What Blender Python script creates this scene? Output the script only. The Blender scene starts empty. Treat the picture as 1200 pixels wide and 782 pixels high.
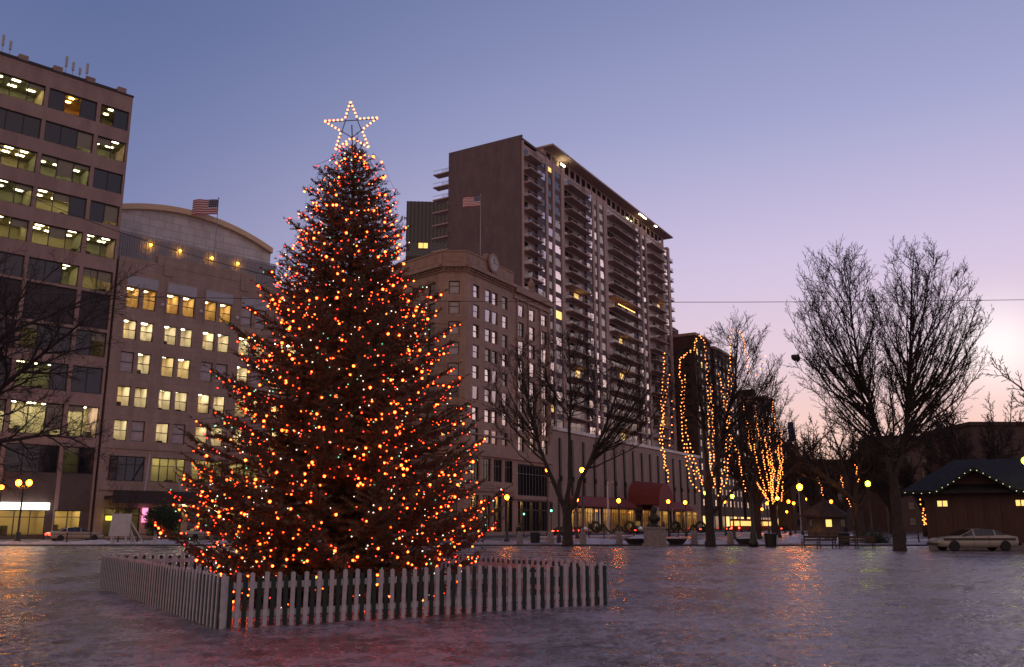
import bpy, math, random
import numpy as np
from mathutils import Vector, Matrix, noise
R = math.radians
C = bpy.context.scene.collection
F, HZ, EYE = 1030.0, 616.0, 1.6
PITCH = math.atan((HZ - 391) / F)
cp, sp = math.cos(PITCH), math.sin(PITCH)

def ray(px, py):
    u, v = (px - 600) / F, (391 - py) / F
    return Vector((u, cp - v * sp, sp + v * cp))
def at(px, py, Y):
    d = ray(px, py); t = Y / d.y
    return Vector((d.x * t, Y, EYE + d.z * t))
def ground_x(px, Y):
    return (px - 600) / (F / cp) * Y

# ------------------------------------------------------------------ helpers
class MB:
    def __init__(s): s.v, s.f, s.m = [], [], []
    def add(s, vs, fs, mi=0):
        b = len(s.v); s.v += [tuple(p) for p in vs]
        for f in fs: s.f.append(tuple(i + b for i in f)); s.m.append(mi)
        return s
    def quad(s, a, b, c, d, mi=0): return s.add([a, b, c, d], [(0, 1, 2, 3)], mi)
    def box(s, x0, x1, y0, y1, z0, z1, mi=0):
        vs = [(x, y, z) for z in (z0, z1) for y in (y0, y1) for x in (x0, x1)]
        return s.add(vs, [(0, 2, 3, 1), (4, 5, 7, 6), (0, 1, 5, 4), (2, 6, 7, 3), (0, 4, 6, 2), (1, 3, 7, 5)], mi)
    def bar(s, p, q, w, h=None, mi=0):
        p, q = Vector(p), Vector(q); h = h or w; d = (q - p).normalized()
        up = Vector((0, 0, 1)) if abs(d.z) < .95 else Vector((1, 0, 0))
        a = d.cross(up).normalized() * w / 2; b = a.cross(d).normalized() * h / 2
        vs = [c + i * a + j * b for c in (p, q) for (i, j) in ((-1, -1), (1, -1), (1, 1), (-1, 1))]
        return s.add(vs, [(3, 2, 1, 0), (4, 5, 6, 7)] + [(i, (i + 1) % 4, 4 + (i + 1) % 4, 4 + i) for i in range(4)], mi)
    def tube(s, pts, rads, n=6, mi=0, cap=True):
        pts = [Vector(p) for p in pts]
        if not hasattr(rads, '__len__'): rads = [rads] * len(pts)
        vs, fs = [], []
        d0 = (pts[1] - pts[0]).normalized()
        ref = Vector((1, 0, 0)) if abs(d0.x) < .8 else Vector((0, 1, 0))
        for i, p in enumerate(pts):
            d = (pts[min(i + 1, len(pts) - 1)] - pts[max(i - 1, 0)]).normalized()
            a = d.cross(ref)
            if a.length < 1e-4: a = d.orthogonal()
            a.normalize(); b = d.cross(a); ref = b.cross(d)
            for k in range(n):
                t = 2 * math.pi * k / n
                vs.append(p + rads[i] * (math.cos(t) * a + math.sin(t) * b))
        for i in range(len(pts) - 1):
            for k in range(n):
                fs.append((i * n + k, i * n + (k + 1) % n, (i + 1) * n + (k + 1) % n, (i + 1) * n + k))
        if cap: fs += [tuple(range(n))[::-1], tuple(range((len(pts) - 1) * n, len(pts) * n))]
        return s.add(vs, fs, mi)
    def lathe(s, prof, n=12, c=(0, 0, 0), mi=0):
        vs = [(c[0] + r * math.cos(2 * math.pi * k / n), c[1] + r * math.sin(2 * math.pi * k / n), c[2] + z) for r, z in prof for k in range(n)]
        fs = [(i * n + k, i * n + (k + 1) % n, (i + 1) * n + (k + 1) % n, (i + 1) * n + k) for i in range(len(prof) - 1) for k in range(n)]
        fs += [tuple(range(n))[::-1], tuple(range((len(prof) - 1) * n, len(prof) * n))]
        return s.add(vs, fs, mi)
    def ball(s, c, r, n=8, m=6, mi=0, sc=(1, 1, 1)):
        prof = [(max(.001, math.sin(math.pi * i / m)) * r * sc[0], -math.cos(math.pi * i / m) * r * sc[2]) for i in range(m + 1)]
        return s.lathe(prof, n, c, mi)
    def mesh(s, name, mats, smooth=False):
        me = bpy.data.meshes.new(name); me.from_pydata(s.v, [], s.f)
        for m in (mats if isinstance(mats, (list, tuple)) else [mats]): me.materials.append(m)
        me.polygons.foreach_set('material_index', s.m)
        if smooth: me.polygons.foreach_set('use_smooth', [True] * len(s.f))
        me.update(); return me
    def build(s, name, mats, parent=None, loc=(0, 0, 0), rotz=0, smooth=False):
        return link(name, s.mesh(name, mats, smooth), parent, loc, rotz)

def link(name, me, parent=None, loc=(0, 0, 0), rotz=0):
    o = bpy.data.objects.new(name, me); C.objects.link(o)
    o.location = loc; o.rotation_euler = (0, 0, rotz); o.parent = parent
    return o
def tag(o, label, cat, group=None, kind=None):
    if label: o['label'] = label
    if cat: o['category'] = cat
    if group: o['group'] = group
    if kind: o['kind'] = kind
    return o
def thing(name, label, cat, loc=(0, 0, 0), rotz=0, group=None):
    return tag(link(name, None, None, loc, rotz), label, cat, group)
def copy_thing(root, loc, rotz, label, scale=1):
    def rec(o, par):
        c = o.copy(); C.objects.link(c); c.parent = par
        for ch in o.children: rec(ch, c)
        return c
    c = rec(root, None); c.location = loc; c.rotation_euler = (0, 0, rotz); c.scale = (scale,) * 3
    c['label'] = label
    return c

# ------------------------------------------------------------------ materials
def new_mat(name):
    m = bpy.data.materials.new(name); m.use_nodes = True
    nt = m.node_tree; return m, nt, nt.nodes['Principled BSDF']
def pbr(name, c1, c2=None, scale=2.0, rough=.75, bump=0, bscale=None, metal=0, stretch=(1, 1, 1), rough2=None, detail=5, spec=.5, coord='Object'):
    m, nt, b = new_mat(name)
    b.inputs['Roughness'].default_value = rough; b.inputs['Metallic'].default_value = metal
    b.inputs['Specular IOR Level'].default_value = spec
    b.inputs['Base Color'].default_value = (*c1, 1)
    if c2 or bump:
        tc = nt.nodes.new('ShaderNodeTexCoord'); mp = nt.nodes.new('ShaderNodeMapping'); mp.inputs['Scale'].default_value = stretch
        nt.links.new(tc.outputs[coord], mp.inputs['Vector'])
    if c2:
        n = nt.nodes.new('ShaderNodeTexNoise'); n.inputs['Scale'].default_value = scale; n.inputs['Detail'].default_value = detail
        nt.links.new(mp.outputs[0], n.inputs['Vector'])
        r = nt.nodes.new('ShaderNodeValToRGB'); e = r.color_ramp.elements
        e[0].position, e[1].position = .32, .68; e[0].color, e[1].color = (*c1, 1), (*c2, 1)
        nt.links.new(n.outputs['Fac'], r.inputs['Fac']); nt.links.new(r.outputs[0], b.inputs['Base Color'])
        if rough2 is not None:
            mr = nt.nodes.new('ShaderNodeMapRange'); mr.inputs['To Min'].default_value = rough; mr.inputs['To Max'].default_value = rough2
            mr.inputs['From Min'].default_value = .3; mr.inputs['From Max'].default_value = .7
            nt.links.new(n.outputs['Fac'], mr.inputs['Value']); nt.links.new(mr.outputs[0], b.inputs['Roughness'])
    if bump:
        n2 = nt.nodes.new('ShaderNodeTexNoise'); n2.inputs['Scale'].default_value = bscale or scale * 6; n2.inputs['Detail'].default_value = 4
        nt.links.new(mp.outputs[0], n2.inputs['Vector'])
        bp = nt.nodes.new('ShaderNodeBump'); bp.inputs['Strength'].default_value = 1; bp.inputs['Distance'].default_value = bump
        nt.links.new(n2.outputs['Fac'], bp.inputs['Height']); nt.links.new(bp.outputs[0], b.inputs['Normal'])
    return m
def emit(name, col, strength):
    m, nt, b = new_mat(name)
    b.inputs['Base Color'].default_value = (*[min(1, c) for c in col], 1)
    b.inputs['Emission Color'].default_value = (*col, 1); b.inputs['Emission Strength'].default_value = strength
    b.inputs['Roughness'].default_value = .3
    return m
def bulb_mat(name, core, ccol, edge, ecol, blend=.35):
    """coloured glass round a hot filament: pale in the middle, saturated where the glass is seen edge-on"""
    m, nt, b = new_mat(name); b.inputs['Base Color'].default_value = (*ecol, 1); b.inputs['Roughness'].default_value = .3
    lw = nt.nodes.new('ShaderNodeLayerWeight'); lw.inputs[0].default_value = blend
    mx = nt.nodes.new('ShaderNodeMix'); mx.data_type = 'RGBA'; nt.links.new(lw.outputs['Facing'], mx.inputs['Factor'])
    mx.inputs['A'].default_value = (*[c * core for c in ccol], 1); mx.inputs['B'].default_value = (*[c * edge for c in ecol], 1)
    nt.links.new(mx.outputs['Result'], b.inputs['Emission Color']); b.inputs['Emission Strength'].default_value = 1
    return m
def stone_joint(name, c1, c2, bw, bh, mortar, rough=.8, nscale=.6):
    """stone or brick facing: brick courses on the vertical faces plus large soft weathering"""
    m, nt, b = new_mat(name); b.inputs['Roughness'].default_value = rough
    tc = nt.nodes.new('ShaderNodeTexCoord'); sep = nt.nodes.new('ShaderNodeSeparateXYZ'); nt.links.new(tc.outputs['Object'], sep.inputs[0])
    ad = nt.nodes.new('ShaderNodeMath'); nt.links.new(sep.outputs[0], ad.inputs[0]); nt.links.new(sep.outputs[1], ad.inputs[1])
    cmb = nt.nodes.new('ShaderNodeCombineXYZ'); nt.links.new(ad.outputs[0], cmb.inputs[0]); nt.links.new(sep.outputs[2], cmb.inputs[1])
    br = nt.nodes.new('ShaderNodeTexBrick'); br.inputs['Scale'].default_value = 1
    br.inputs['Brick Width'].default_value = bw; br.inputs['Row Height'].default_value = bh; br.inputs['Mortar Size'].default_value = mortar
    br.inputs['Color1'].default_value = (*c1, 1); br.inputs['Color2'].default_value = (*c2, 1)
    br.inputs['Mortar'].default_value = (*[c * .6 for c in c1], 1)
    nt.links.new(cmb.outputs[0], br.inputs['Vector'])
    n = nt.nodes.new('ShaderNodeTexNoise'); n.inputs['Scale'].default_value = nscale; n.inputs['Detail'].default_value = 8; n.inputs['Roughness'].default_value = .65
    mp = nt.nodes.new('ShaderNodeMapping'); mp.inputs['Scale'].default_value = (1, 1, .35)
    nt.links.new(tc.outputs['Object'], mp.inputs[0]); nt.links.new(mp.outputs[0], n.inputs['Vector'])
    mr = nt.nodes.new('ShaderNodeMapRange'); mr.inputs['From Min'].default_value = .3; mr.inputs['From Max'].default_value = .7
    mr.inputs['To Min'].default_value = .72; mr.inputs['To Max'].default_value = 1.12
    nt.links.new(n.outputs['Fac'], mr.inputs['Value'])
    mx = nt.nodes.new('ShaderNodeMix'); mx.data_type = 'RGBA'; mx.blend_type = 'MULTIPLY'; mx.inputs['Factor'].default_value = 1
    nt.links.new(br.outputs['Color'], mx.inputs['A']); nt.links.new(mr.outputs[0], mx.inputs['B']); nt.links.new(mx.outputs['Result'], b.inputs['Base Color'])
    return m
def clear_glass():
    m, nt, b = new_mat('clear glass'); out = nt.nodes['Material Output']; nt.nodes.remove(b)
    t = nt.nodes.new('ShaderNodeBsdfTransparent'); t.inputs[0].default_value = (.86, .87, .84, 1)
    g = nt.nodes.new('ShaderNodeBsdfGlossy'); g.inputs['Roughness'].default_value = .02
    lw = nt.nodes.new('ShaderNodeLayerWeight'); lw.inputs[0].default_value = .12
    mx = nt.nodes.new('ShaderNodeMixShader')
    nt.links.new(lw.outputs['Fresnel'], mx.inputs[0]); nt.links.new(t.outputs[0], mx.inputs[1]); nt.links.new(g.outputs[0], mx.inputs[2]); nt.links.new(mx.outputs[0], out.inputs[0])
    return m

M = {}
M['clear'] = clear_glass()
M['precast'] = stone_joint('precast concrete', (.39, .27, .23), (.36, .25, .215), 4.9, 4.13, .02)
M['shadedbase'] = pbr('dark base stone with street shade', (.075, .05, .045), (.11, .075, .068), .8, .45)  # dark brown piers, darkened further: street shade is put into the colour
M['hutwall'] = pbr('hut boards', (.11, .08, .068), (.08, .058, .05), 3, .8)
M['deco'] = stone_joint('limestone', (.40, .295, .245), (.36, .27, .22), 1.3, .62, .012)
M['mason'] = stone_joint('buff stone', (.42, .285, .22), (.38, .255, .195), 1.5, .7, .02)
M['masontrim'] = pbr('carved stone', (.31, .2, .15), (.39, .26, .2), .8, .8, .01, 6)
M['endwall'] = stone_joint('brown brick', (.165, .118, .132), (.145, .105, .118), .6, .25, .012)
M['towerwall'] = pbr('tower concrete', (.45, .325, .295), (.51, .37, .335), .5, .8)
M['balcony'] = pbr('balcony slab', (.42, .31, .285), (.48, .355, .325), .8, .85)
M['rail'] = pbr('dark railing', (.17, .13, .125), None, rough=.5)
M['podium'] = stone_joint('podium panels', (.36, .26, .21), (.33, .24, .2), 5.2, 6.4, .03)
M['fin'] = pbr('dark fin', (.03, .022, .022), None, rough=.6)
M['hallwall'] = stone_joint('pale wall panels', (.72, .68, .66), (.66, .62, .6), 2.2, 1.1, .04, .6)
M['arch'] = pbr('cream arch', (.75, .56, .36), (.7, .52, .33), 1, .6)
M['screen'] = pbr('grey screen', (.42, .42, .46), (.36, .36, .4), 1, .6)
M['frame'] = pbr('dark window frame', (.035, .027, .026), None, rough=.5)
M['glass'] = pbr('dark glass', (.012, .013, .018), None, rough=.04, spec=.9)
M['glassblue'] = pbr('blue tower glass', (.02, .03, .05), None, rough=.08, spec=.8)
M['mirror'] = pbr('sky reflecting pane', (.5, .47, .48), None, rough=.1, metal=1)
M['curtain'] = pbr('pane with pale curtain', (.5, .44, .44), (.36, .31, .32), 2, .35)
M['roomwall'] = pbr('office wall', (.36, .31, .18), (.28, .25, .15), .7, .8)
M['roomwarm'] = pbr('warm room wall', (.75, .6, .36), (.6, .48, .28), .9, .8)
M['roomlight'] = pbr('cream room wall', (.8, .7, .52), (.7, .6, .44), .9, .8)
M['roomwall2'] = pbr('grey office wall', (.24, .24, .17), (.2, .2, .14), .7, .8)
M['blind'] = pbr('window blind', (.5, .46, .36), (.44, .4, .31), 1, .8)
M['roomdark'] = pbr('furniture dark', (.05, .04, .03), None)
M['barlight'] = emit('ceiling light', (1, .86, .48), 15)
M['barwarm'] = emit('warm ceiling light', (1, .68, .3), 42)
M['barorange'] = emit('orange room lamp', (1, .5, .12), 30)
M['barbright'] = emit('bright ceiling light', (1, .89, .66), 62)
M['asphalt'] = pbr('asphalt', (.035, .032, .034), (.06, .055, .057), 1.5, .5, .01, 20)
M['kerb'] = pbr('granite kerb', (.2, .18, .18), (.27, .25, .25), 3, .8)
M['snow'] = pbr('old snow', (.62, .6, .66), (.42, .4, .44), 1.3, .7, .05, 4)
M['bark'] = pbr('bark', (.028, .02, .018), (.055, .042, .036), 5, .9, .02, 14)
M['twig'] = pbr('twig', (.03, .02, .018), None, rough=.9)
M['spruce'] = pbr('spruce needle', (.062, .056, .026), (.105, .088, .042), 1.2, .7)
M['sprucebark'] = pbr('spruce bark', (.07, .045, .03), (.1, .065, .045), 6, .9, .02, 20)
M['white'] = pbr('white paint', (.60, .57, .58), (.40, .37, .37), 7, .55, .002, 60)
M['green'] = pbr('green paint', (.005, .02, .014), (.01, .03, .02), 9, .45)
M['iron'] = pbr('black iron', (.016, .016, .016), (.028, .026, .025), 8, .45)
M['wood'] = pbr('bench wood', (.05, .03, .02), (.08, .05, .035), 5, .6, stretch=(.3, 4, 4))
M['granite'] = pbr('granite', (.2, .17, .17), (.32, .28, .28), 5, .8, .006, 30)
M['bronze'] = pbr('dark bronze', (.03, .03, .026), (.06, .065, .05), 6, .45, metal=.6)
M['awning'] = pbr('maroon awning', (.24, .05, .04), (.19, .04, .035), 2, .75)
M['wire'] = pbr('wire black', (.02, .02, .02), None, rough=.6)
M['steel'] = pbr('pole paint', (.42, .42, .44), None, rough=.4, metal=.3)
M['tyre'] = pbr('tyre rubber', (.02, .02, .02), None, rough=.85)
M['rim'] = pbr('wheel rim', (.4, .4, .4), None, rough=.35, metal=.8)
M['carglass'] = pbr('car glass', (.012, .013, .016), None, rough=.05, spec=.8)
M['tail'] = emit('tail light', (1, .03, .01), 30)
M['tailoff'] = pbr('unlit tail light', (.25, .015, .015), None, rough=.3)
M['head'] = pbr('headlamp glass', (.6, .6, .6), None, rough=.15)
M['sodium'] = bulb_mat('sodium lamp', 120, (1, .27, .0045), 20, (1, .022, .0012), .78)
M['sodiumbright'] = bulb_mat('bright sodium lamp', 130, (1, .32, .005), 20, (1, .03, .002), .7)
M['sodiumdim'] = bulb_mat('dim sodium lamp', 60, (1, .24, .006), 14, (1, .03, .002), .78)
M['mercury'] = bulb_mat('greenish lamp', 34, (.8, 1, .022), 16, (.035, .07, .003), .6)
M['shop'] = pbr('shop glass', (.02, .015, .012), None, rough=.1)
M['signwhite'] = emit('lit white fascia', (1, .98, .85), 3)
M['signyellow'] = emit('lit yellow sign', (1, .75, .05), 2)
M['signpink'] = emit('lit pink sign', (1, .3, .55), 1.6)
M['ambulb'] = bulb_mat('amber bulb', 33, (1, .072, .0105), 16, (1, .042, .0035), .5)
M['ambulbs'] = bulb_mat('small amber bulb', 26, (1, .042, .005), 12, (1, .03, .002), .5)
M['redbulb'] = bulb_mat('red bulb', 6, (1, .04, .03), 4, (1, .012, .008), .4)
M['whitebulb'] = emit('white bulb', (1, .8, .62), 2.2)
M['greenbulb'] = emit('green bulb', (.25, 1, .55), 1.0)
M['warmbulb'] = bulb_mat('warm white bulb', 6, (1, .3, .06), 4, (1, .16, .02), .5)
M['starbulb'] = bulb_mat('star bulb', 4, (1, .36, .15), 2.4, (1, .22, .06), .5)
M['redflag'] = pbr('flag red', (.42, .03, .04), None)
M['whiteflag'] = pbr('flag white', (.7, .68, .68), None)
M['blueflag'] = pbr('flag blue', (.025, .035, .13), None)
M['brick'] = stone_joint('dark brown brick', (.085, .042, .034), (.07, .036, .03), .6, .25, .012)
M['brickdim'] = stone_joint('far brown wall', (.1, .06, .055), (.085, .052, .048), 1.2, .5, .012)
M['slate'] = pbr('grey slate roof', (.022, .02, .022), (.035, .032, .036), 2.5, .8, .01, 12, spec=.25)
M['kioskwall'] = pbr('brown kiosk boards', (.062, .03, .022), (.085, .04, .03), 3, .7, stretch=(3, 3, .3))
M['winyellow'] = emit('small lit window', (1, .62, .17), 1.3)
M['hedge'] = pbr('evergreen leaf', (.02, .035, .015), (.035, .05, .022), 3, .8)
M['coat'] = pbr('dark coat', (.02, .018, .022), None, rough=.9)
M['skin'] = pbr('skin', (.45, .27, .2), None, rough=.6)
M['pot'] = pbr('dark planter', (.035, .032, .032), (.06, .05, .05), 4, .7)
M['trash'] = pbr('dark bin', (.02, .025, .022), None, rough=.5)
M['panelwhite'] = pbr('white board', (.6, .58, .6), (.5, .48, .5), 3, .5)
CARC = {k: pbr(k + ' car paint', c, None, rough=.25, spec=.6) for k, c in dict(white=(.36, .335, .29), silver=(.35, .35, .36), dark=(.03, .03, .035), red=(.3, .03, .02), blue=(.04, .06, .14), beige=(.4, .33, .24)).items()}

# ------------------------------------------------------------------ camera, sky, sun
sc = bpy.context.scene
cam = bpy.data.cameras.new('camera'); co = bpy.data.objects.new('camera', cam); C.objects.link(co)
cam.sensor_width = 36; cam.lens = F / 1200 * 36; cam.clip_end = 12000; cam.clip_start = .1
co.location = (0, 0, EYE); co.rotation_euler = (math.pi / 2 + PITCH, 0, 0)
sc.camera = co
SUNAZ, SUNEL = 29.0, 9.0     # azimuth to the right of the view axis; afterglow over the horizon
sdir = Vector((math.sin(R(SUNAZ)), math.cos(R(SUNAZ)), 0))
w = bpy.data.worlds.new('World'); sc.world = w; w.use_nodes = True
nt = w.node_tree; N = nt.nodes; L = nt.links; bg = N['Background']
def nd(t, **k):
    n = N.new(t)
    for a, b in k.items(): setattr(n, a, b)
    return n
tc = nd('ShaderNodeTexCoord')
sky = nd('ShaderNodeTexSky', sky_type='NISHITA', sun_disc=False, sun_elevation=R(0.5), sun_rotation=R(SUNAZ), air_density=1.2, dust_density=1.5, ozone_density=3)
sep = nd('ShaderNodeSeparateXYZ'); L.new(tc.outputs['Generated'], sep.inputs[0])
dt = nd('ShaderNodeVectorMath', operation='DOT_PRODUCT'); L.new(tc.outputs['Generated'], dt.inputs[0]); dt.inputs[1].default_value = sdir
def ramp(stops, src):
    r = nd('ShaderNodeValToRGB'); e = r.color_ramp.elements; r.color_ramp.interpolation = 'EASE' if len(stops) < 3 else 'LINEAR'
    while len(e) < len(stops): e.new(.5)
    for x, (p, c) in zip(e, stops): x.position = p; x.color = (*c, 1)
    L.new(src, r.inputs[0]); return r
def lin(r, g, b): return tuple(((c / 255 + .055) / 1.055) ** 2.4 if c > 10 else c / 3294 for c in (r, g, b))
away = ramp([(0, lin(155, 142, 165)), (.12, lin(142, 138, 170)), (.28, lin(119, 128, 170)), (.5, lin(94, 108, 151)), (1, lin(72, 84, 122))], sep.outputs[2])
near = ramp([(0, lin(245, 190, 150)), (.1, lin(244, 203, 192)), (.17, lin(230, 204, 214)), (.28, lin(208, 193, 222)), (.42, lin(165, 167, 206)), (.6, lin(127, 137, 180)), (1, lin(80, 90, 130))], sep.outputs[2])
mr = nd('ShaderNodeMapRange'); mr.interpolation_type = 'SMOOTHSTEP'; L.new(dt.outputs['Value'], mr.inputs['Value']); mr.inputs['From Min'].default_value = .45; mr.inputs['From Max'].default_value = 1.0
mix = nd('ShaderNodeMix', data_type='RGBA'); L.new(mr.outputs[0], mix.inputs['Factor'])
# rosy counter-glow in the sky opposite the sunset
anti = ramp([(0, (.56, .345, .27)), (.35, (.52, .34, .285)), (.7, (.32, .25, .30)), (1, lin(80, 88, 135))], sep.outputs[2])
mr2 = nd('ShaderNodeMapRange'); mr2.interpolation_type = 'SMOOTHSTEP'; L.new(dt.outputs['Value'], mr2.inputs['Value']); mr2.inputs['From Min'].default_value = .3; mr2.inputs['From Max'].default_value = -.35
mixa = nd('ShaderNodeMix', data_type='RGBA'); L.new(mr2.outputs[0], mixa.inputs['Factor']); L.new(away.outputs[0], mixa.inputs['A']); L.new(anti.outputs[0], mixa.inputs['B'])
L.new(mixa.outputs['Result'], mix.inputs['A']); L.new(near.outputs[0], mix.inputs['B'])
# afterglow where the sun went down
gd = nd('ShaderNodeVectorMath', operation='DOT_PRODUCT'); L.new(tc.outputs['Generated'], gd.inputs[0])
gdir = ray(1170, 405).normalized(); gd.inputs[1].default_value = gdir
pw = nd('ShaderNodeMath', operation='POWER', use_clamp=True); L.new(gd.outputs['Value'], pw.inputs[0]); pw.inputs[1].default_value = 1100
gl = nd('ShaderNodeMix', data_type='RGBA', blend_type='ADD'); L.new(pw.outputs[0], gl.inputs['Factor']); L.new(mix.outputs['Result'], gl.inputs['A']); gl.inputs['B'].default_value = (.3, .33, .25, 1)
nis = nd('ShaderNodeMix', data_type='RGBA', blend_type='ADD'); nis.inputs['Factor'].default_value = .006
L.new(gl.outputs['Result'], nis.inputs['A']); L.new(sky.outputs[0], nis.inputs['B'])
L.new(nis.outputs['Result'], bg.inputs['Color']); bg.inputs['Strength'].default_value = 1.05
sl = bpy.data.lights.new('sun', 'SUN'); so = bpy.data.objects.new('sun', sl); C.objects.link(so)
sl.energy = .12; sl.angle = R(25); sl.color = (1, .68, .55)
so.rotation_euler = (-(Vector((math.sin(R(SUNAZ + 22)) * math.cos(R(SUNEL)), math.cos(R(SUNAZ + 22)) * math.cos(R(SUNEL)), math.sin(R(SUNEL)))))).to_track_quat('-Z', 'Y').to_euler()
so.location = (60, 100, 80)
sc.view_settings.view_transform = 'Standard'; sc.view_settings.look = 'None'; sc.view_settings.exposure = 0; sc.view_settings.gamma = 1
cy = sc.cycles; cy.use_denoising = True; cy.max_bounces = 6; cy.diffuse_bounces = 3; cy.glossy_bounces = 3; cy.transparent_max_bounces = 8
cy.sample_clamp_indirect = 4; cy.caustics_reflective = False; cy.caustics_refractive = False
try: cy.denoiser = 'OPENIMAGEDENOISE'; cy.denoising_input_passes = 'RGB_ALBEDO_NORMAL'
except Exception: pass
# ------------------------------------------------------------------ ground: one sheet to the horizon, rippled ice near the camera
def ice_material():
    m, nt, b = new_mat('trodden ice')
    tc = nt.nodes.new('ShaderNodeTexCoord')
    def noise_node(scale, det, st=(1, 1, 1)):
        mp = nt.nodes.new('ShaderNodeMapping'); mp.inputs['Scale'].default_value = st; nt.links.new(tc.outputs['Object'], mp.inputs[0])
        n = nt.nodes.new('ShaderNodeTexNoise'); n.inputs['Scale'].default_value = scale; n.inputs['Detail'].default_value = det; nt.links.new(mp.outputs[0], n.inputs['Vector']); return n
    a = noise_node(.35, 6); c = noise_node(2.6, 5); f = noise_node(13, 4)
    mx = nt.nodes.new('ShaderNodeMath'); mx.operation = 'ADD'; nt.links.new(a.outputs['Fac'], mx.inputs[0]); nt.links.new(c.outputs['Fac'], mx.inputs[1])
    r = nt.nodes.new('ShaderNodeValToRGB'); e = r.color_ramp.elements
    e[0].position, e[0].color = .40, (.05, .041, .042, 1); e[1].position, e[1].color = .58, (.37, .315, .33, 1)
    hv = nt.nodes.new('ShaderNodeMath'); hv.operation = 'MULTIPLY'; hv.inputs[1].default_value = 1 / 2.7
    mf = nt.nodes.new('ShaderNodeMath'); mf.operation = 'MULTIPLY_ADD'; mf.inputs[1].default_value = .7; nt.links.new(f.outputs['Fac'], mf.inputs[0]); nt.links.new(mx.outputs[0], mf.inputs[2])
    nt.links.new(mf.outputs[0], hv.inputs[0]); nt.links.new(hv.outputs[0], r.inputs[0]); nt.links.new(r.outputs[0], b.inputs['Base Color'])
    mr = nt.nodes.new('ShaderNodeMapRange'); mr.inputs['From Min'].default_value = .4; mr.inputs['From Max'].default_value = .62
    mr.inputs['To Min'].default_value = .1; mr.inputs['To Max'].default_value = .42
    nt.links.new(hv.outputs[0], mr.inputs['Value']); nt.links.new(mr.outputs[0], b.inputs['Roughness'])
    d = noise_node(9, 5)
    bp = nt.nodes.new('ShaderNodeBump'); bp.inputs['Distance'].default_value = .045; bp.inputs['Strength'].default_value = 1
    nt.links.new(d.outputs['Fac'], bp.inputs['Height']); nt.links.new(bp.outputs[0], b.inputs['Normal'])
    return m
M['ice'] = ice_material()
def ground():
    ys = [-600, -200, -60, -20, -5, 3]; y = 6.0
    while y < 74: ys.append(y); y += .05 + y * .0035
    ys += [76, 80, 90, 110, 150, 220, 400, 900, 2500, 7000]
    us = [-40, -14, -6, -2.5, -1.4] + list(np.linspace(-.78, .78, 430)) + [1.4, 2.5, 6, 14, 40]
    vs = []
    for y in ys:
        yy = max(y, 6) if y < 100 else y * .6
        if y >= 2500: yy = y * .5
        for u in us:
            x = u * yy * (1 if abs(u) < 1 else 1)
            z = 0
            if 5 < y < 74 and abs(u) < .8:
                s = .014 * noise.noise((x * 2.1, y * 2.1, 0)) + .019 * noise.noise((x * 4.6, y * 4.6, 5)) + .014 * noise.noise((x * 9, y * 9, 7)) + .014 * noise.noise((x * .5, y * .5, 9))
                z = s * min(1, (74 - y) / 6)
            vs.append((x, y, z))
    n = len(us)
    fs = [(i * n + k, i * n + k + 1, (i + 1) * n + k + 1, (i + 1) * n + k) for i in range(len(ys) - 1) for k in range(n - 1)]
    me = bpy.data.meshes.new('ground'); me.from_pydata(vs, [], fs); me.materials.append(M['ice'])
    me.polygons.foreach_set('use_smooth', [True] * len(fs)); me.update()
    tag(link('ground', me), None, None, kind='structure')
ground()

KL = 1.18
class Fac:
    def __init__(s, P0, ang, k=1.0):
        s.P = Vector((P0[0] * k, P0[1] * k, 0)); s.a = R(ang); s.k = k
        s.d = Vector((math.cos(s.a), math.sin(s.a), 0)); s.n = Vector((-s.d.y, s.d.x, 0))
    def pt(s, u, off=0, z=0): return s.P + s.d * u + s.n * off + Vector((0, 0, z))
FL = Fac((-40.3, 86), 44, KL)        # left street front
FR = Fac((-7.85, 146), 59.5)         # right street front
TW = Fac((1.83, 176), 59.5)
def kz(z): return (z - EYE) * KL + EYE
def ks(s): return s * KL

def sheet(name, pts, z, mat, thick=0):
    mb = MB(); n = len(pts)
    mb.add([(p[0], p[1], z) for p in pts], [tuple(range(n))])
    if thick: mb.add([(p[0], p[1], z) for p in pts] + [(p[0], p[1], z - thick) for p in pts], [(i, i + n, (i + 1) % n + n, (i + 1) % n) for i in range(n)])
    return tag(mb.build(name, mat), None, None, kind='structure')
# streets and pavements
def strip(F_, u0, u1, o0, o1): return [F_.pt(u0, o0), F_.pt(u1, o0), F_.pt(u1, o1), F_.pt(u0, o1)]
sheet('road', strip(FL, -60, 60, -17, -5), .008, M['asphalt'])
sheet('road', strip(FR, -60, 400, -20, -5.5), .012, M['asphalt'])
sheet('pavement', strip(FL, -60, 34, -5, 1), .13, M['kerb'], .13)
sheet('pavement', strip(FR, -2, 400, -5.5, 1), .13, M['kerb'], .13)
sheet('pavement', strip(FR, -14, 400, -25, -20), .12, M['snow'], .12)
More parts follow.
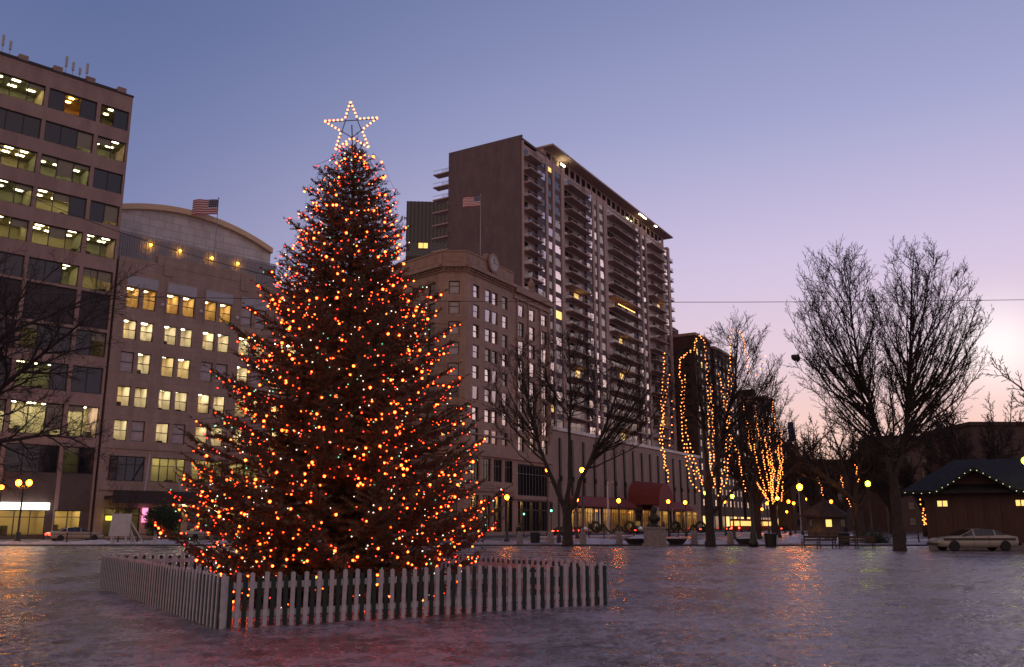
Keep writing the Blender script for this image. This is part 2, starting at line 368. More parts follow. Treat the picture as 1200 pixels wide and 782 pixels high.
# park strip beyond the ice: snowy lawn with trodden paths
def lawn():
    mb = MB(); nx, ny = 150, 26; vs = []
    for j in range(ny):
        for i in range(nx):
            x = -60 + 150 * i / (nx - 1); y = 73.5 + 24 * j / (ny - 1) + (0.25 * max(0, x - 10) * j / (ny - 1))
            h = .05 + .09 * noise.noise((x * .22, y * .3, 3)) + .06 * noise.noise((x * .7, y * .9, 1))
            e = min(1, min(j, ny - 1 - j) / 2, min(i, nx - 1 - i) / 2)
            vs.append((x, y, -.03 + max(0, h + .05) * e))
    mb.add(vs, [(j * nx + i, j * nx + i + 1, (j + 1) * nx + i + 1, (j + 1) * nx + i) for j in range(ny - 1) for i in range(nx - 1)])
    tag(mb.build('lawn', M['lawn'], smooth=True), None, None, kind='structure')
M['lawn'] = pbr('patchy snow', (.13, .10, .10), (.45, .42, .46), .55, .7, .05, 3)
lawn()
# dark stone edging at the far side of the ice
mb = MB(); mb.box(-75, 80, 72.4, 72.75, -.05, .11)
tag(mb.build('kerb_strip', M['pot']), None, None, kind='structure')
def snowbank(x0, x1, y, h, wd, seed, name='snow'):
    mb = MB(); nx, ny = int((x1 - x0) / .3) + 2, 9; vs = []
    for j in range(ny):
        for i in range(nx):
            x = x0 + (x1 - x0) * i / (nx - 1); t = j / (ny - 1)
            e = math.sin(math.pi * t) * min(1, 6 * i / nx, 6 * (nx - 1 - i) / nx)
            vs.append((x, y + (t - .5) * wd, -.02 + e * h * (.75 + .7 * noise.noise((x * .6, seed, t)) + .3 * noise.noise((x * 2, seed, t * 4)))))
    mb.add(vs, [(j * nx + i, j * nx + i + 1, (j + 1) * nx + i + 1, (j + 1) * nx + i) for j in range(ny - 1) for i in range(nx - 1)])
    return tag(mb.build(name, M['snow'], smooth=True), None, None, kind='stuff')
snowbank(-52, -20, 76.5, .42, 3.0, 1)
snowbank(5, 12.5, 77, .55, 3, 2); snowbank(9, 19, 80, .7, 4, 4); snowbank(14, 22, 76, .35, 2.4, 6); snowbank(24, 30, 82, .75, 4, 8); snowbank(30, 50, 92, .5, 3, 11)

# ------------------------------------------------------------------ building parts
def wall_open(mb, s0, s1, z0, z1, rects, depth, y=0, mi=0):
    """front wall with real openings: grid cut at every opening edge, plus the reveals"""
    xs = sorted({s0, s1, *[v for r in rects for v in (r[0], r[1]) if s0 < v < s1]})
    zs = sorted({z0, z1, *[v for r in rects for v in (r[2], r[3]) if z0 < v < z1]})
    for i in range(len(xs) - 1):
        cx = (xs[i] + xs[i + 1]) / 2
        col = [r for r in rects if r[0] < cx < r[1]]
        j = 0
        while j < len(zs) - 1:
            def hole(j): c = (zs[j] + zs[j + 1]) / 2; return any(r[2] < c < r[3] for r in col)
            if hole(j): j += 1; continue
            k = j
            while k + 1 < len(zs) - 1 and not hole(k + 1): k += 1
            mb.quad((xs[i], y, zs[j]), (xs[i + 1], y, zs[j]), (xs[i + 1], y, zs[k + 1]), (xs[i], y, zs[k + 1]), mi); j = k + 1
    for a, b, c, d in rects:
        mb.quad((a, y, c), (b, y, c), (b, y + depth, c), (a, y + depth, c), mi)
        mb.quad((a, y, d), (a, y + depth, d), (b, y + depth, d), (b, y, d), mi)
        mb.quad((a, y, c), (a, y + depth, c), (a, y + depth, d), (a, y, d), mi)
        mb.quad((b, y, c), (b, y, d), (b, y + depth, d), (b, y + depth, c), mi)
_cache = {}
def cached(key, fn):
    if key not in _cache: _cache[key] = fn()
    return _cache[key]
def frame_mesh(w, h, n, rail, bw, mat):
    def f():
        mb = MB(); d = .09
        mb.box(0, bw, 0, d, 0, h); mb.box(w - bw, w, 0, d, 0, h); mb.box(bw, w - bw, 0, d, 0, bw); mb.box(bw, w - bw, 0, d, h - bw, h)
        for i in range(1, n): x = w * i / n; mb.box(x - bw / 2, x + bw / 2, .002, d - .002, bw, h - bw)
        if rail:
            for i in range(n): mb.box(w * i / n + bw, w * (i + 1) / n - bw, .01, d - .01, h * rail - bw * .45, h * rail + bw * .45)
        return mb.mesh('window', mat)
    return cached(('f', round(w, 2), round(h, 2), n, rail, bw, mat.name), f)
def pane_mesh(w, h, mat, tilt=0):
    def f():
        t = tilt * h; mb = MB(); mb.quad((0, 0, 0), (w, tilt * w * .7, 0), (w, t + tilt * w * .7, h), (0, t, h)); return mb.mesh('pane', mat)
    return cached(('p', round(w, 2), round(h, 2), mat.name, tilt), f)
def room_mesh(w, h, deep, wall, lamp, n, lw, seed, lampz=.03):
    def f():
        g = random.Random(seed); mb = MB(); top = h + .25
        a, b, c, d = -.3, w + .3, 0, deep
        mb.quad((a, d, -.6), (b, d, -.6), (b, d, top), (a, d, top)); mb.quad((a, c, top), (a, d, top), (b, d, top), (b, c, top))
        mb.quad((a, c, -.6), (a, c, top), (a, d, top), (a, d, -.6)); mb.quad((b, c, -.6), (b, d, -.6), (b, d, top), (b, c, top)); mb.quad((a, c, -.6), (b, c, -.6), (b, d, -.6), (a, d, -.6))
        for i in range(n):
            x = w * (i + .5) / n + g.uniform(-.2, .2)
            for yy in ((.9, 2.6) if deep > 3 else (deep * .45,)):
                yy += g.uniform(-.25, .25); mb.box(x - lw / 2, x + lw / 2, yy, yy + .32, top - lampz - .05, top - lampz, 2)
        for i in range(max(1, n)):
            x = g.uniform(.1, w - .3); hh = g.uniform(.4, 1.3)
            mb.box(x, x + g.uniform(.3, .8), deep * .5, deep * .7, -.6, hh - .2, 1)
        return mb.mesh('interior', [wall, M['roomdark'], lamp])
    return cached(('r', round(w, 2), round(h, 2), deep, wall.name, lamp.name, n, seed), f)
def add_window(par, s, z, w, h, y, pan, rail=None, bw=.09, room=None, frame=None, name='window'):
    n = len(pan); fr = link(name, frame_mesh(w, h, n, rail, bw, frame or M['frame']), par, (s, y, z))
    pw = w / n
    for i, pm in enumerate(pan):
        tl = 0
        if isinstance(pm, tuple): pm, tl = pm
        link('pane', pane_mesh(pw - .02, h - .02, pm, tl), fr, (i * pw + .01, .05, .01))
    if room: link('interior', room, fr, (0, .12, 0))
    return fr
CL, DK = M['clear'], M['glass']
bld_mb = lambda x0, x1, y0, y1, z0, z1: MB().box(x0, x1, y0, y1, z0, z1)

# ------------------------------------------------------------------ 1 left office block
off = thing('office_block', 'brown precast office block at the left edge with rows of wide dark and lit windows', 'building', FL.P, FL.a)
S0 = ks(-18.2)
bays = [(ks(-17.9), ks(-13.3), 3), (ks(-13.0), ks(-8.4), 3), (ks(-8.05), ks(-3.45), 3), (ks(-3.08), ks(-.22), 2)]
rowsz = [(kz(42.15 - 3.52 * k), kz(44.3 - 3.52 * k)) for k in range(6)] + [(kz(20.7), kz(24.3)), (kz(17.9), kz(20.4)), (kz(14.2), kz(16.8)), (kz(9.9), kz(12.95)), (kz(6.4), kz(9))]
lit = {0: ['111', '111', '0w0', 'd0'], 1: ['001', '000', '001', '11'], 2: ['111', '111', 'd11', '00'], 3: ['111', '111', '110', '01'],
       4: ['111', '0d1', '111', '11'], 5: ['000', '000', '001', '1d'], 6: ['000', '000', '000', '00'], 7: ['010', '0d0', 'd00', '0d'], 8: ['011', '000', '110', '00'],
       9: ['bbb', 'bbb', 'bbb', 'bb'], 10: ['000', '0d0', '000', 'd0']}
wr = [(a, b, z0, z1) for (a, b, n) in bays for (z0, z1) in rowsz]
shopw = [(ks(-14), ks(-8.3), .5, kz(3.0)), (ks(-8.0), ks(-4.0), .5, kz(3.0)), (ks(-3.3), ks(-.9), .6, kz(3.0))]
mb = MB(); wall_open(mb, S0, 0, 0, kz(46.1), wr + shopw, .3); mb.box(S0, -.002, 4.6, 22, 0, kz(46.1)); 
mb.quad((0, 0, 0), (0, 5, 0), (0, 5, kz(46.1)), (0, 0, kz(46.1))); mb.quad((S0, 0, kz(46.1)), (0, 0, kz(46.1)), (0, 5, kz(46.1)), (S0, 5, kz(46.1)))
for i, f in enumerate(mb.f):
    if max(mb.v[k][2] for k in f) <= kz(6.4) + .01: mb.m[i] = 1  # ground storey takes the stone with the street shade painted in
mb.build('wall', [M['precast'], M['shadedbase']], off)
mb = MB(); mb.box(S0, .06, -.1, .3, kz(46.1) - .05, kz(46.1) + .18); mb.build('coping', M['frame'], off)
for k in range(6):
    x = -1.2 - k * 3.75
    bld_mb(x - .5, x + .5, .5, 1.5, kz(46.1), kz(46.1) + 1.1).build('parapet_pier', M['precast'], off)
mb = MB(); mb.box(S0, -1.2, .8, 1.0, kz(46.1), kz(46.1) + .75); mb.build('roof_rail', M['frame'], off)
rb = random.Random(8)
for r, (z0, z1) in enumerate(rowsz):
    for bi, (a, b, n) in enumerate(bays):
        code = lit[r][bi]; pan = [DK if c == '0' else CL for c in code]; room = None
        if any(c != '0' for c in code):
            lampm = M['barbright'] if 'b' in code else (M['barorange'] if 'w' in code else M['barlight'])
            dim = 'd' in code and not '1' in code
            room = room_mesh(b - a, z1 - z0, 4.2, M['roomwarm'] if 'w' in code else (M['roomwall'], M['roomwall2'], M['roomwall'])[(r + bi) % 3], lampm, 1 if dim or 'w' in code else n, .5 if dim or 'w' in code else .85, r % 4 + bi)
        if r == 6: pan = [M['frame']] * n
        fr = add_window(off, a, z0, b - a, z1 - z0, .22, pan, bw=.11, room=room)
        for i, c in enumerate(code):
            if room and c != '0' and rb.random() < .45:
                pw = (b - a) / n; hh = (z1 - z0) * rb.choice((.2, .35, .5, .8)); wd = pw - .06
                link('blind', cached(('bl', round(pw, 1), round(hh, 1)), lambda: MB().box(0, wd, 0, .03, 0, hh).mesh('blind', M['blind'])), fr, (i * pw + .03, .13, z1 - z0 - hh - .02))
for a, b, c, d in shopw:
    add_window(off, a, c, b - a, d - c, .2, [CL] * max(2, int((b - a) / 1.3)), bw=.1, room=room_mesh(b - a, d - c, 4, M['roomwall'], M['barwarm'], 2, .8, 3), name='shop_window', rail=.72)
bld_mb(ks(-14), ks(-3.95), -.6, -.02, kz(3.0) + .02, kz(3.65)).build('fascia_sign', M['signwhite'], off)
def antennas(loc, rot, lab, n):
    t = thing('rooftop_antenna', lab, 'antenna', loc, rot, 'antennas on the office roof')
    mb = MB(); mb.box(-.15, n * .8, -.06, .06, 0, .12); mb.build('base', M['frame'], t)
    for i in range(n):
        h = 2.4 - .45 * (i % 3); mb = MB(); mb.tube([(i * .8, 0, .1), (i * .8, 0, h)], .05, 6); mb.box(i * .8 - .14, i * .8 + .14, -.1, .1, h * .45, h); mb.build('mast', M['steel'], t)
antennas(FL.pt(-7.7, 1.3, kz(46.1) + .7), FL.a, 'row of panel antennas standing on the office block roof near its right end', 4)
antennas(FL.pt(-14.6, 1.3, kz(46.1) + .7), FL.a, 'pair of antennas at the roof edge in the top left corner', 2)

# ------------------------------------------------------------------ 2 stone loft building beside it
deco = thing('stone_building', 'grey limestone office building with paired warm lit windows beside the brown block', 'building', FL.pt(ks(.25), 0), FL.a)
D1 = ks(29.5)
pairs = []
for b in range(7):
    s = 1.3 + 4.2 * b
    for q in (0, 1.72): pairs.append((ks(s + q - .25), ks(s + q + 1.08)))
drows = [(kz(23.4), kz(25.55)), (kz(20.1), kz(22.1)), (kz(16.7), kz(18.8)), (kz(13.25), kz(15.3)), (kz(9.85), kz(11.9))]
dr = [(a, b, c, d) for (a, b) in pairs for (c, d) in drows]
big = [(ks(.9 + 4.2 * b), ks(4.4 + 4.2 * b), kz(5.9), kz(8.35)) for b in range(7)]
shops = [(ks(.9 + 4.2 * b), ks(4.4 + 4.2 * b), .4, kz(3.3)) for b in range(7)]
mb = MB(); wall_open(mb, 0, D1, 0, kz(28.4), dr + big + shops, .3)
mb.box(.002, D1, 4.4, 24, 0, kz(28.4)); mb.quad((0, 0, kz(28.4)), (D1, 0, kz(28.4)), (D1, 5, kz(28.4)), (0, 5, kz(28.4)))
mb.quad((0, 0, 0), (0, 0, kz(28.4)), (0, 5, kz(28.4)), (0, 5, 0)); mb.quad((D1, 0, 0), (D1, 5, 0), (D1, 5, kz(28.4)), (D1, 0, kz(28.4)))
mb.build('wall', M['deco'], deco)
mb = MB(); mb.box(ks(3.9), ks(15), -.06, .9, kz(28.4), kz(29.5)); mb.box(0, ks(3.9), .0, .5, kz(28.4), kz(28.65)); mb.box(ks(15), D1, 0, .5, kz(28.4), kz(28.65))
mb.box(ks(4.6), ks(5.6), -.14, -.06, kz(27.4), kz(29.2)); mb.box(ks(13.3), ks(14.3), -.14, -.06, kz(27.4), kz(29.2)); mb.build('parapet', M['deco'], deco)
MB().box(-.02, D1, -.12, -.004, kz(9.05), kz(9.3)).build('belt_course', M['deco'], deco); MB().box(-.02, D1, -.18, -.004, kz(4.95), kz(5.25)).build('belt_course', M['deco'], deco)
for b in range(7):
    s = 1.3 + 4.2 * b; mb = MB(); mb.box(ks(s - .45), ks(s + 3), -.07, -.003, kz(26.75), kz(26.95)); mb.box(ks(s - .45), ks(s - .3), -.07, -.003, kz(23.2), kz(26.76)); mb.box(ks(s + 2.87), ks(s + 3), -.07, -.003, kz(23.2), kz(26.76))
    mb.box(ks(s - .3), ks(s + 2.87), -.05, -.003, kz(25.65), kz(26.76), 1)
    mb.build('window_surround', [M['deco'], M['screen']], deco)
for b in range(7):
    mb = MB(); mb.ball((ks(1.3 + 4.2 * b - .75), -.1, kz(24.2)), .24, 10, 6); mb.build('medallion', M['hallwall'], deco)
rr = random.Random(5)
for i, (a, b) in enumerate(pairs):
    for r, (c, d) in enumerate(drows):
        if r == 0: on = i < 6; room = room_mesh(b - a, d - c, 2.8, M['roomwarm'], M['barwarm'], 1, .8, i % 3)
        else:
            on = rr.random() < .95 and (r, i) not in ((2, 0), (2, 4), (2, 5), (4, 1)); room = room_mesh(b - a, d - c, 2.8, M['roomlight'] if rr.random() < .7 else M['roomwarm'], M['barbright'], 1, .8, (i + r) % 5)
        add_window(deco, a, c, b - a, d - c, .2, [CL if on else M['curtain']], rail=.5, bw=.09, room=room if on else None)
for i, (a, b, c, d) in enumerate(big):
    add_window(deco, a, c, b - a, d - c, .2, [DK if i == 0 else CL] * 4, rail=.66, bw=.1, room=None if i == 0 else room_mesh(b - a, d - c, 3.4, M['roomwall'], M['barlight'], 3, 1.0, i))
for i, (a, b, c, d) in enumerate(shops):
    add_window(deco, a, c, b - a, d - c, .2, [CL] * 3 if i in (0, 1, 3) else [DK, CL, DK], rail=.75, bw=.1, room=room_mesh(b - a, d - c, 3, M['roomwall2'], M['barwarm'], 1, .7, i % 3), name='shop_window')
# canopy with up-lit fascia
cn = MB(); cn.box(ks(.7), ks(14), -3.2, -.19, kz(4.1), kz(4.4)); cn.box(ks(.6), ks(14.1), -3.4, -3.2, kz(3.7), kz(4.9)); cn.build('canopy', M['fin'], deco)
for s in (7.4, 11.6):
    cn = MB(); cn.bar((ks(s), -.1, kz(7.6)), (ks(s), -3.0, kz(4.5)), .12); cn.build('canopy_rod', M['steel'], deco)
for s in (3.6,):
    cn = MB(); cn.bar((ks(s + 1.2), -.1, kz(8.6)), (ks(s), -3.0, kz(4.5)), .12); cn.build('canopy_rod', M['steel'], deco)
bandm = MB(); bandm.box(ks(7), ks(15), -.62, -.19, kz(3.45), kz(5.0)); bandm.build('fascia_band', M['hallwall'], deco)
bld_mb(ks(1.0), ks(2.2), -.6, -.3, kz(2.1), kz(2.5)).build('lit_sign', M['signyellow'], deco)
bld_mb(ks(4.5), ks(4.9), -.7, -.2, kz(1.9), kz(3.3)).build('lit_sign', M['signpink'], deco)
for s in (8.6, 11.9):
    lm = MB(); lm.lathe([(.06, 0), (.14, .25), (.13, .26)], 10); lm.build('uplight', M['barwarm'], deco, (ks(s), -.95, kz(3.0)))
    l = bpy.data.lights.new('uplight_lamp', 'SPOT'); l.energy = 420; l.color = (1, .62, .2); l.spot_size = R(75); l.spot_blend = .7; l.shadow_soft_size = .1
    lo = bpy.data.objects.new('uplight_lamp', l); C.objects.link(lo); lo.parent = deco; lo.location = (ks(s), -.95, kz(3.0) + .35); lo.rotation_euler = (R(180 - 12), 0, 0)

M['halllamp'] = bulb_mat('hall lamp', 40, (1, .42, .02), 16, (1, .3, .01), .6)
# arched hall on the roof behind
HO = 12 * KL
hall = thing('arched_hall', 'pale panelled penthouse hall with a curved cream roof behind the limestone building', 'building', FL.pt(0, HO), FL.a)
hs0, hs1 = ks(1.0), ks(23.4)
def archz(t): return kz(37.0) + (kz(39.4) - kz(37.0)) * (1 - (2 * t - 1) ** 2)
mb = MB(); ma = MB(); NA = 28
for i in range(NA):
    t0, t1 = i / NA, (i + 1) / NA; a, b = hs0 + (hs1 - hs0) * t0, hs0 + (hs1 - hs0) * t1
    mb.quad((a, 0, kz(27)), (b, 0, kz(27)), (b, 0, archz(t1) - .2), (a, 0, archz(t0) - .2))
    vs = [(a, -.7, archz(t0) - .55), (b, -.7, archz(t1) - .55), (b, -.7, archz(t1) + .25), (a, -.7, archz(t0) + .25), (a, 12, archz(t0) - .55), (b, 12, archz(t1) - .55), (b, 12, archz(t1) + .25), (a, 12, archz(t0) + .25)]
    ma.add(vs, [(0, 1, 2, 3), (3, 2, 6, 7), (0, 4, 5, 1)])
mb.quad((hs1, 0, kz(27)), (hs1, 12, kz(27)), (hs1, 12, archz(1)), (hs1, 0, archz(1))); ma.quad((hs1, -.7, archz(1) - .55), (hs1, 12, archz(1) - .55), (hs1, 12, archz(1) + .25), (hs1, -.7, archz(1) + .25))
mb.build('wall', M['hallwall'], hall); ma.build('roof', M['arch'], hall)
mb = MB(); x = hs0
while x < hs1 - .1: mb.box(x, x + .1, -2.1, -2.0, kz(28), kz(34.7)); x += .32
for z in (30.2, 32.6, 34.6): mb.box(hs0, hs1, -1.99, -1.9, kz(z), kz(z) + .12)
mb.box(hs0, hs1, -1.88, -1.8, kz(28), kz(34.5)); mb.build('screen', M['screen'], hall)
for s, on in ((7.0, 1), (10.5, 1), (14.5, 1), (17.9, 1)):
    lm = MB(); lm.ball((0, 0, 0), .17, 10, 8); lm.build('wall_lamp', M['halllamp'], hall, (ks(s), -2.5, kz(33.6)), smooth=True)

def flag(name, lab, base, top, fw, fh, rot):
    t = thing('flagpole', lab, 'flagpole', base)
    h = top.z - base.z; mb = MB(); mb.tube([(0, 0, 0), (0, 0, h)], [.09, .05], 8); mb.ball((0, 0, h + .08), .12, 8, 6); mb.build('pole', M['steel'], t, smooth=True)
    nx, nz = 26, 26; mb = MB(); vs = []
    for j in range(nz + 1):
        for i in range(nx + 1):
            u = i / nx; vs.append((-u * fw, .18 * fw / 3 * math.sin(u * 7) * u ** .6, h - .15 - fh * j / nz - u * u * fh * .12 + .05 * math.sin(u * 9)))
    for j in range(nz):
        for i in range(nx):
            mi = 0 if (j // 2) % 2 == 0 else 1
            if j < 14 and i < 10: mi = 1 if (i % 2 == 1 and j % 3 == 1) else 2
            k = nx + 1; mb.add([vs[j * k + i], vs[j * k + i + 1], vs[(j + 1) * k + i + 1], vs[(j + 1) * k + i]], [(0, 1, 2, 3)], mi)
    f = mb.build('flag', [M['redflag'], M['whiteflag'], M['blueflag']], t, rotz=rot, smooth=True)
fb = FL.pt(ks(14.5), HO - 3.2, kz(28)); ft = at(246, 233, fb.y)
flag('flag', 'steel flagpole flying a striped flag on the roof of the limestone building', fb, Vector((fb.x, fb.y, ft.z)), 3.6, 2.3, R(8))

# ------------------------------------------------------------------ 3 corner building (right street)
mas = thing('corner_building', 'buff stone corner building with a dentilled cornice and a round clock on its parapet', 'building', FR.P, FR.a)
ME, MT = 17.2, 30.7
mz = [(40.5 - 3.58 * k, 42.8 - 3.58 * k) for k in range(8)]
cols = [(2.25, 4.2), (6.15, 8.1), (8.5, 10.35), (12.0, 13.9)]
rts = [(17.75, 20.0), (22.0, 24.3), (26.8, 29.2)]
rects = [(a, b, c, d) for a, b in cols for c, d in mz]
r2 = []
for a, b in rts:
    r2.append((a, b, 40.3, 42.5))
    for k in range(1, 8): r2.append((a, b, 40.0 - 3.58 * k, 42.7 - 3.58 * k))
base_r = [(1.8 + 3.75 * i, 4.6 + 3.75 * i, 9.0, 12.9) for i in range(4)] + [(1.8 + 3.75 * i, 4.6 + 3.75 * i, .5, 6.6) for i in range(4)] + [(17.6, 29.4, 6.9, 12.6), (17.6, 29.4, .5, 6.0)]
mb = MB(); wall_open(mb, 0, 15.6, 0, 45.4, rects + [r for r in base_r if r[0] < 15], .35); wall_open(mb, 15.6, MT, 0, 44.6, r2 + base_r[-2:], .35)
mb.box(.3, MT, 1.5, 20, 0, 44.5)
mb.quad((0, 0, 45.4), (15.6, 0, 45.4), (15.6, 3, 45.4), (0, 3, 45.4)); mb.quad((15.6, 0, 44.6), (MT, 0, 44.6), (MT, 3, 44.6), (15.6, 3, 44.6)); mb.quad((15.6, 0, 44), (15.6, 3, 44), (15.6, 3, 45.4), (15.6, 0, 45.4))
mb.quad((MT, 0, 0), (MT, 2, 0), (MT, 2, 44.6), (MT, 0, 44.6))
mb.build('wall', M['mason'], mas)
# corner chamfer faces the camera; third side runs back along the cross street
inv = Matrix.Rotation(-FR.a, 4, 'Z')
Cp = inv @ (Vector((-12.0, 146, 0)) - FR.P); Dp = inv @ (Vector((-12.0 - 20, 146 + 18.9, 0)) - FR.P)
def facet(A, B, name):
    """an Empty-less wall facet: returns (origin, rot) of a local frame from A to B in building space"""
    d = B - A; return A, math.atan2(d.y, d.x), d.length
A1, ra1, l1 = facet(Cp, Vector((0, 0, 0)), 'c'); A2, ra2, l2 = facet(Dp, Cp, 'l')
mb = MB(); cw = (l1 / 2 - .95, l1 / 2 + .95)
wall_open(mb, 0, l1, 0, 45.4, [(*cw, c, d) for c, d in mz] + [(*cw, 9, 12.9), (*cw, .3, 6)], .35); o = mb.build('chamfer_wall', M['mason'], mas, A1, ra1)
mb = MB(); lw = [(l2 - 3.6 - 4.4 * i, l2 - 1.7 - 4.4 * i) for i in range(6)]
wall_open(mb, 0, l2, 0, 45.4, [(a, b, c, d) for a, b in lw for c, d in mz], .35); mb.build('side_wall', M['mason'], mas, A2, ra2)
mb = MB(); mb.box(0, l2, 1.5, 12, 0, 45); mb.build('rear_mass', M['mason'], mas, A2, ra2)
def trims(par_loc, rot, length, upto, dent=True):
    for (z0, z1, o) in ((13.2, 13.8, .35), (7.3, 7.9, .3), (16.6, 16.9, .2)): MB().box(0, length, -o, -.004, z0, z1).build('belt_course', M['masontrim'], mas, par_loc, rot)
    mb = MB(); mb.box(0, length, -.25, -.004, 44.4, 44.72); mb.box(0, length, -.3, -.004, 44.72, 45.1); mb.box(0, length, -1.0, -.004, 45.1, 45.72)
    x = .2
    while x < length - .3: mb.box(x, x + .34, -.62, -.29, 44.70, 45.11); x += .68
    mb.build('cornice', M['masontrim'], mas, par_loc, rot)
    mb = MB(); mb.box(0, length, -.15, .5, 45.71, 48.0); mb.box(0, length, -.28, .6, 47.99, 48.25)
    x = .6
    while x + 2.2 < length: mb.box(x, x + 2.2, -.22, -.14, 46.2, 47.5); x += 2.9
    mb.build('parapet', M['masontrim'], mas, par_loc, rot)
trims((0, 0, 0), 0, 15.8, 0); trims(A1, ra1, l1, 0); trims(A2, ra2, l2, 0)
for (z0, z1, o) in ((13.2, 13.8, .35), (6.2, 6.8, .3)): MB().box(15.85, MT, -o, -.004, z0, z1).build('belt_course', M['masontrim'], mas)
mb = MB(); mb.box(15.85, MT, -.35, -.004, 43.3, 43.82); mb.box(15.85, MT, -.8, -.004, 44.5, 45.33); mb.box(15.85, MT, -.1, .5, 45.32, 46.2); mb.box(15.85, MT, -.1, -.004, 43.8, 44.6)
x = 16.2
while x < MT - 1: mb.box(x, x + .5, -.2, -.05, 43.81, 44.51); x += 1.0
mb.build('cornice', M['masontrim'], mas)
for a in [a - .75 for a, b in rts] + [rts[-1][1] + .4]: MB().box(a, a + .4, -.25, -.003, 17, 43.3).build('pilaster', M['masontrim'], mas)
# clock on its scrolled backing
ck = MB(); ck.lathe([(1.75, 0), (1.85, .25), (1.5, .4), (1.45, .3), (.01, .3)], 28); mb2 = MB()
o = ck.build('clock_surround', M['masontrim'], mas, (8.1, -.35, 47.9)); o.rotation_euler = (R(90), 0, 0)
ck = MB(); ck.lathe([(1.42, 0), (.01, .02)], 28); ck.box(-.05, .05, 0, 1.0, .03, .06, 1); ck.box(0, .65, -.05, .05, .07, .1, 1)
f = ck.build('dial', [M['hallwall'], M['frame']], o, (0, 0, .31))
ck = MB(); ck.box(5.6, 10.6, -.2, .7, 48.26, 48.9); ck.box(6.2, 10, -.2, .7, 48.9, 49.4); ck.build('clock_parapet', M['masontrim'], mas)
mb = MB(); mb.lathe([(.5, 0), (.55, .3), (.3, .5), (.6, 1.1), (.7, 1.7), (.4, 2.1), (.2, 2.6), (.01, 2.9)], 10); mb.build('urn', M['masontrim'], mas, (23.2, .2, 46.2))
rm = random.Random(11)
def refl(): return (M['mirror'], rm.choice((-.03, -.015, 0, .015))) if rm.random() < .72 else M['glass']
for a, b in cols:
    for c, d in mz: add_window(mas, a, c, b - a, d - c, .25, [refl()], rail=.5, bw=.14)
for (a, b, c, d) in r2: add_window(mas, a, c, b - a, d - c, .25, [refl(), refl()], rail=.5, bw=.15)
for (a, b, c, d) in base_r:
    n = max(3, int((b - a) / 1.1)); shop = c < 2
    add_window(mas, a, c, b - a, d - c, .25, [CL if shop and i % 3 == 1 else DK for i in range(n)], rail=.7, bw=.14, name='shop_window' if shop else 'window', room=room_mesh(b - a, d - c, 1.1, M['roomwarm'], M['barwarm'], 2, .5, int(a)) if shop else None)
ch = [o for o in mas.children if o.name.startswith('chamfer_wall')][0]; sw = [o for o in mas.children if o.name.startswith('side_wall')][0]
for c, d in mz: add_window(ch, cw[0], c, 1.9, d - c, .25, [M['curtain'] if rm.random() < .5 else DK], rail=.62, bw=.14)
for c, d in ((9, 12.9), (.3, 6)): add_window(ch, cw[0], c, 1.9, d - c, .25, [DK], rail=.62, bw=.14)
for a, b in lw:
    for c, d in mz: add_window(sw, a, c, b - a, d - c, .25, [DK], rail=.5, bw=.14)
fb = FR.pt(3.0, 6, 45); ft = at(562, 229, fb.y); fx = at(563, 270, fb.y).x
flag('flag', 'tall pole with a striped flag above the round clock of the corner building', Vector((fx, fb.y, 45)), Vector((fx, fb.y, ft.z)), 3.3, 1.9, R(-4))

# ------------------------------------------------------------------ 4 apartment tower
tow = thing('apartment_tower', 'tall brown apartment slab with stacks of balconies above the blank podium', 'building', TW.P, TW.a)
TZ, PZ, TD, TL, NF = 82.7, 20.0, 18.7, 88.3, 20
mb = MB(); mb.box(.35, TL, .35, TD, 18, TZ); mb.build('core', M['towerwall'], tow)
mb = MB(); mb.box(0, .349, 0, TD, 18, TZ + .4); mb.build('end_wall', M['endwall'], tow)
mb = MB(); mb.box(.0, 12.2, -.02, TD, TZ + .42, TZ + .9); mb.box(0, .5, -.3, TD, TZ + .9, TZ + 1.2); mb.build('parapet', M['endwall'], tow)
mb = MB()
PIL = [(0, .55), (10.5, 11.5), (13.7, 14.6), (17.9, 19.3), (34.5, 35.5), (37.4, 38.6), (41.4, 43.2), (65.6, 66.6), (69.2, 70), (81.8, 83.4), (86.6, 88.3)]
for a, b in PIL: mb.box(a + .36 if a == 0 else a, b, -.55, .348, 18, TZ - .02)
mb.box(6.7, 19, -.4, .347, 80.9, TZ - .01); mb.box(31, 44, -.4, .347, 80.9, TZ - .01); mb.box(62.5, 70, -.4, .347, 80.9, TZ - .01)
mb.build('pilaster', M['towerwall'], tow)
PH = 86.0
mb = MB(); mb.box(12.5, TL, 1.2, TD - 1, TZ, PH); mb.build('penthouse', M['towerwall'], tow)
mb = MB(); mb.box(12.2, TL + 1, -1.5, TD + .5, PH, PH + .4); mb.build('roof', M['balcony'], tow)
mb = MB()
for i in range(24): mb.box(14 + 3.05 * i, 15.9 + 3.05 * i, 1.12, 1.197, TZ + .5, PH - .5)
mb.build('penthouse_glazing', M['glass'], tow)
rt = random.Random(3)
bcols = [(.9, 6.6), (20.2, 30.6), (44.2, 62.0), (70.6, 81.2)]
tz0 = 21.6
def balcony_mesh(wd, dp=2.0):
    mb = MB(); mb.box(0, wd, -dp, .34, 0, .24); return mb.mesh('balcony', M['balcony'])
def rail_mesh(wd, dp=2.0):
    mb = MB(); h = 1.05
    mb.box(0, wd, -dp, -dp + .06, h - .06, h)
    for i in range(int(wd / .45) + 1): mb.box(i * .45, i * .45 + .045, -dp + .005, -dp + .05, .24, h - .06)
    for x in (0, wd - .06):
        mb.box(x, x + .06, -dp + .07, .3, h - .06, h)
        for j in range(5): mb.box(x + .005, x + .05, -dp + .3 + j * .36, -dp + .36 + j * .36, .24, h - .06)
    return mb.mesh('railing', M['rail'])
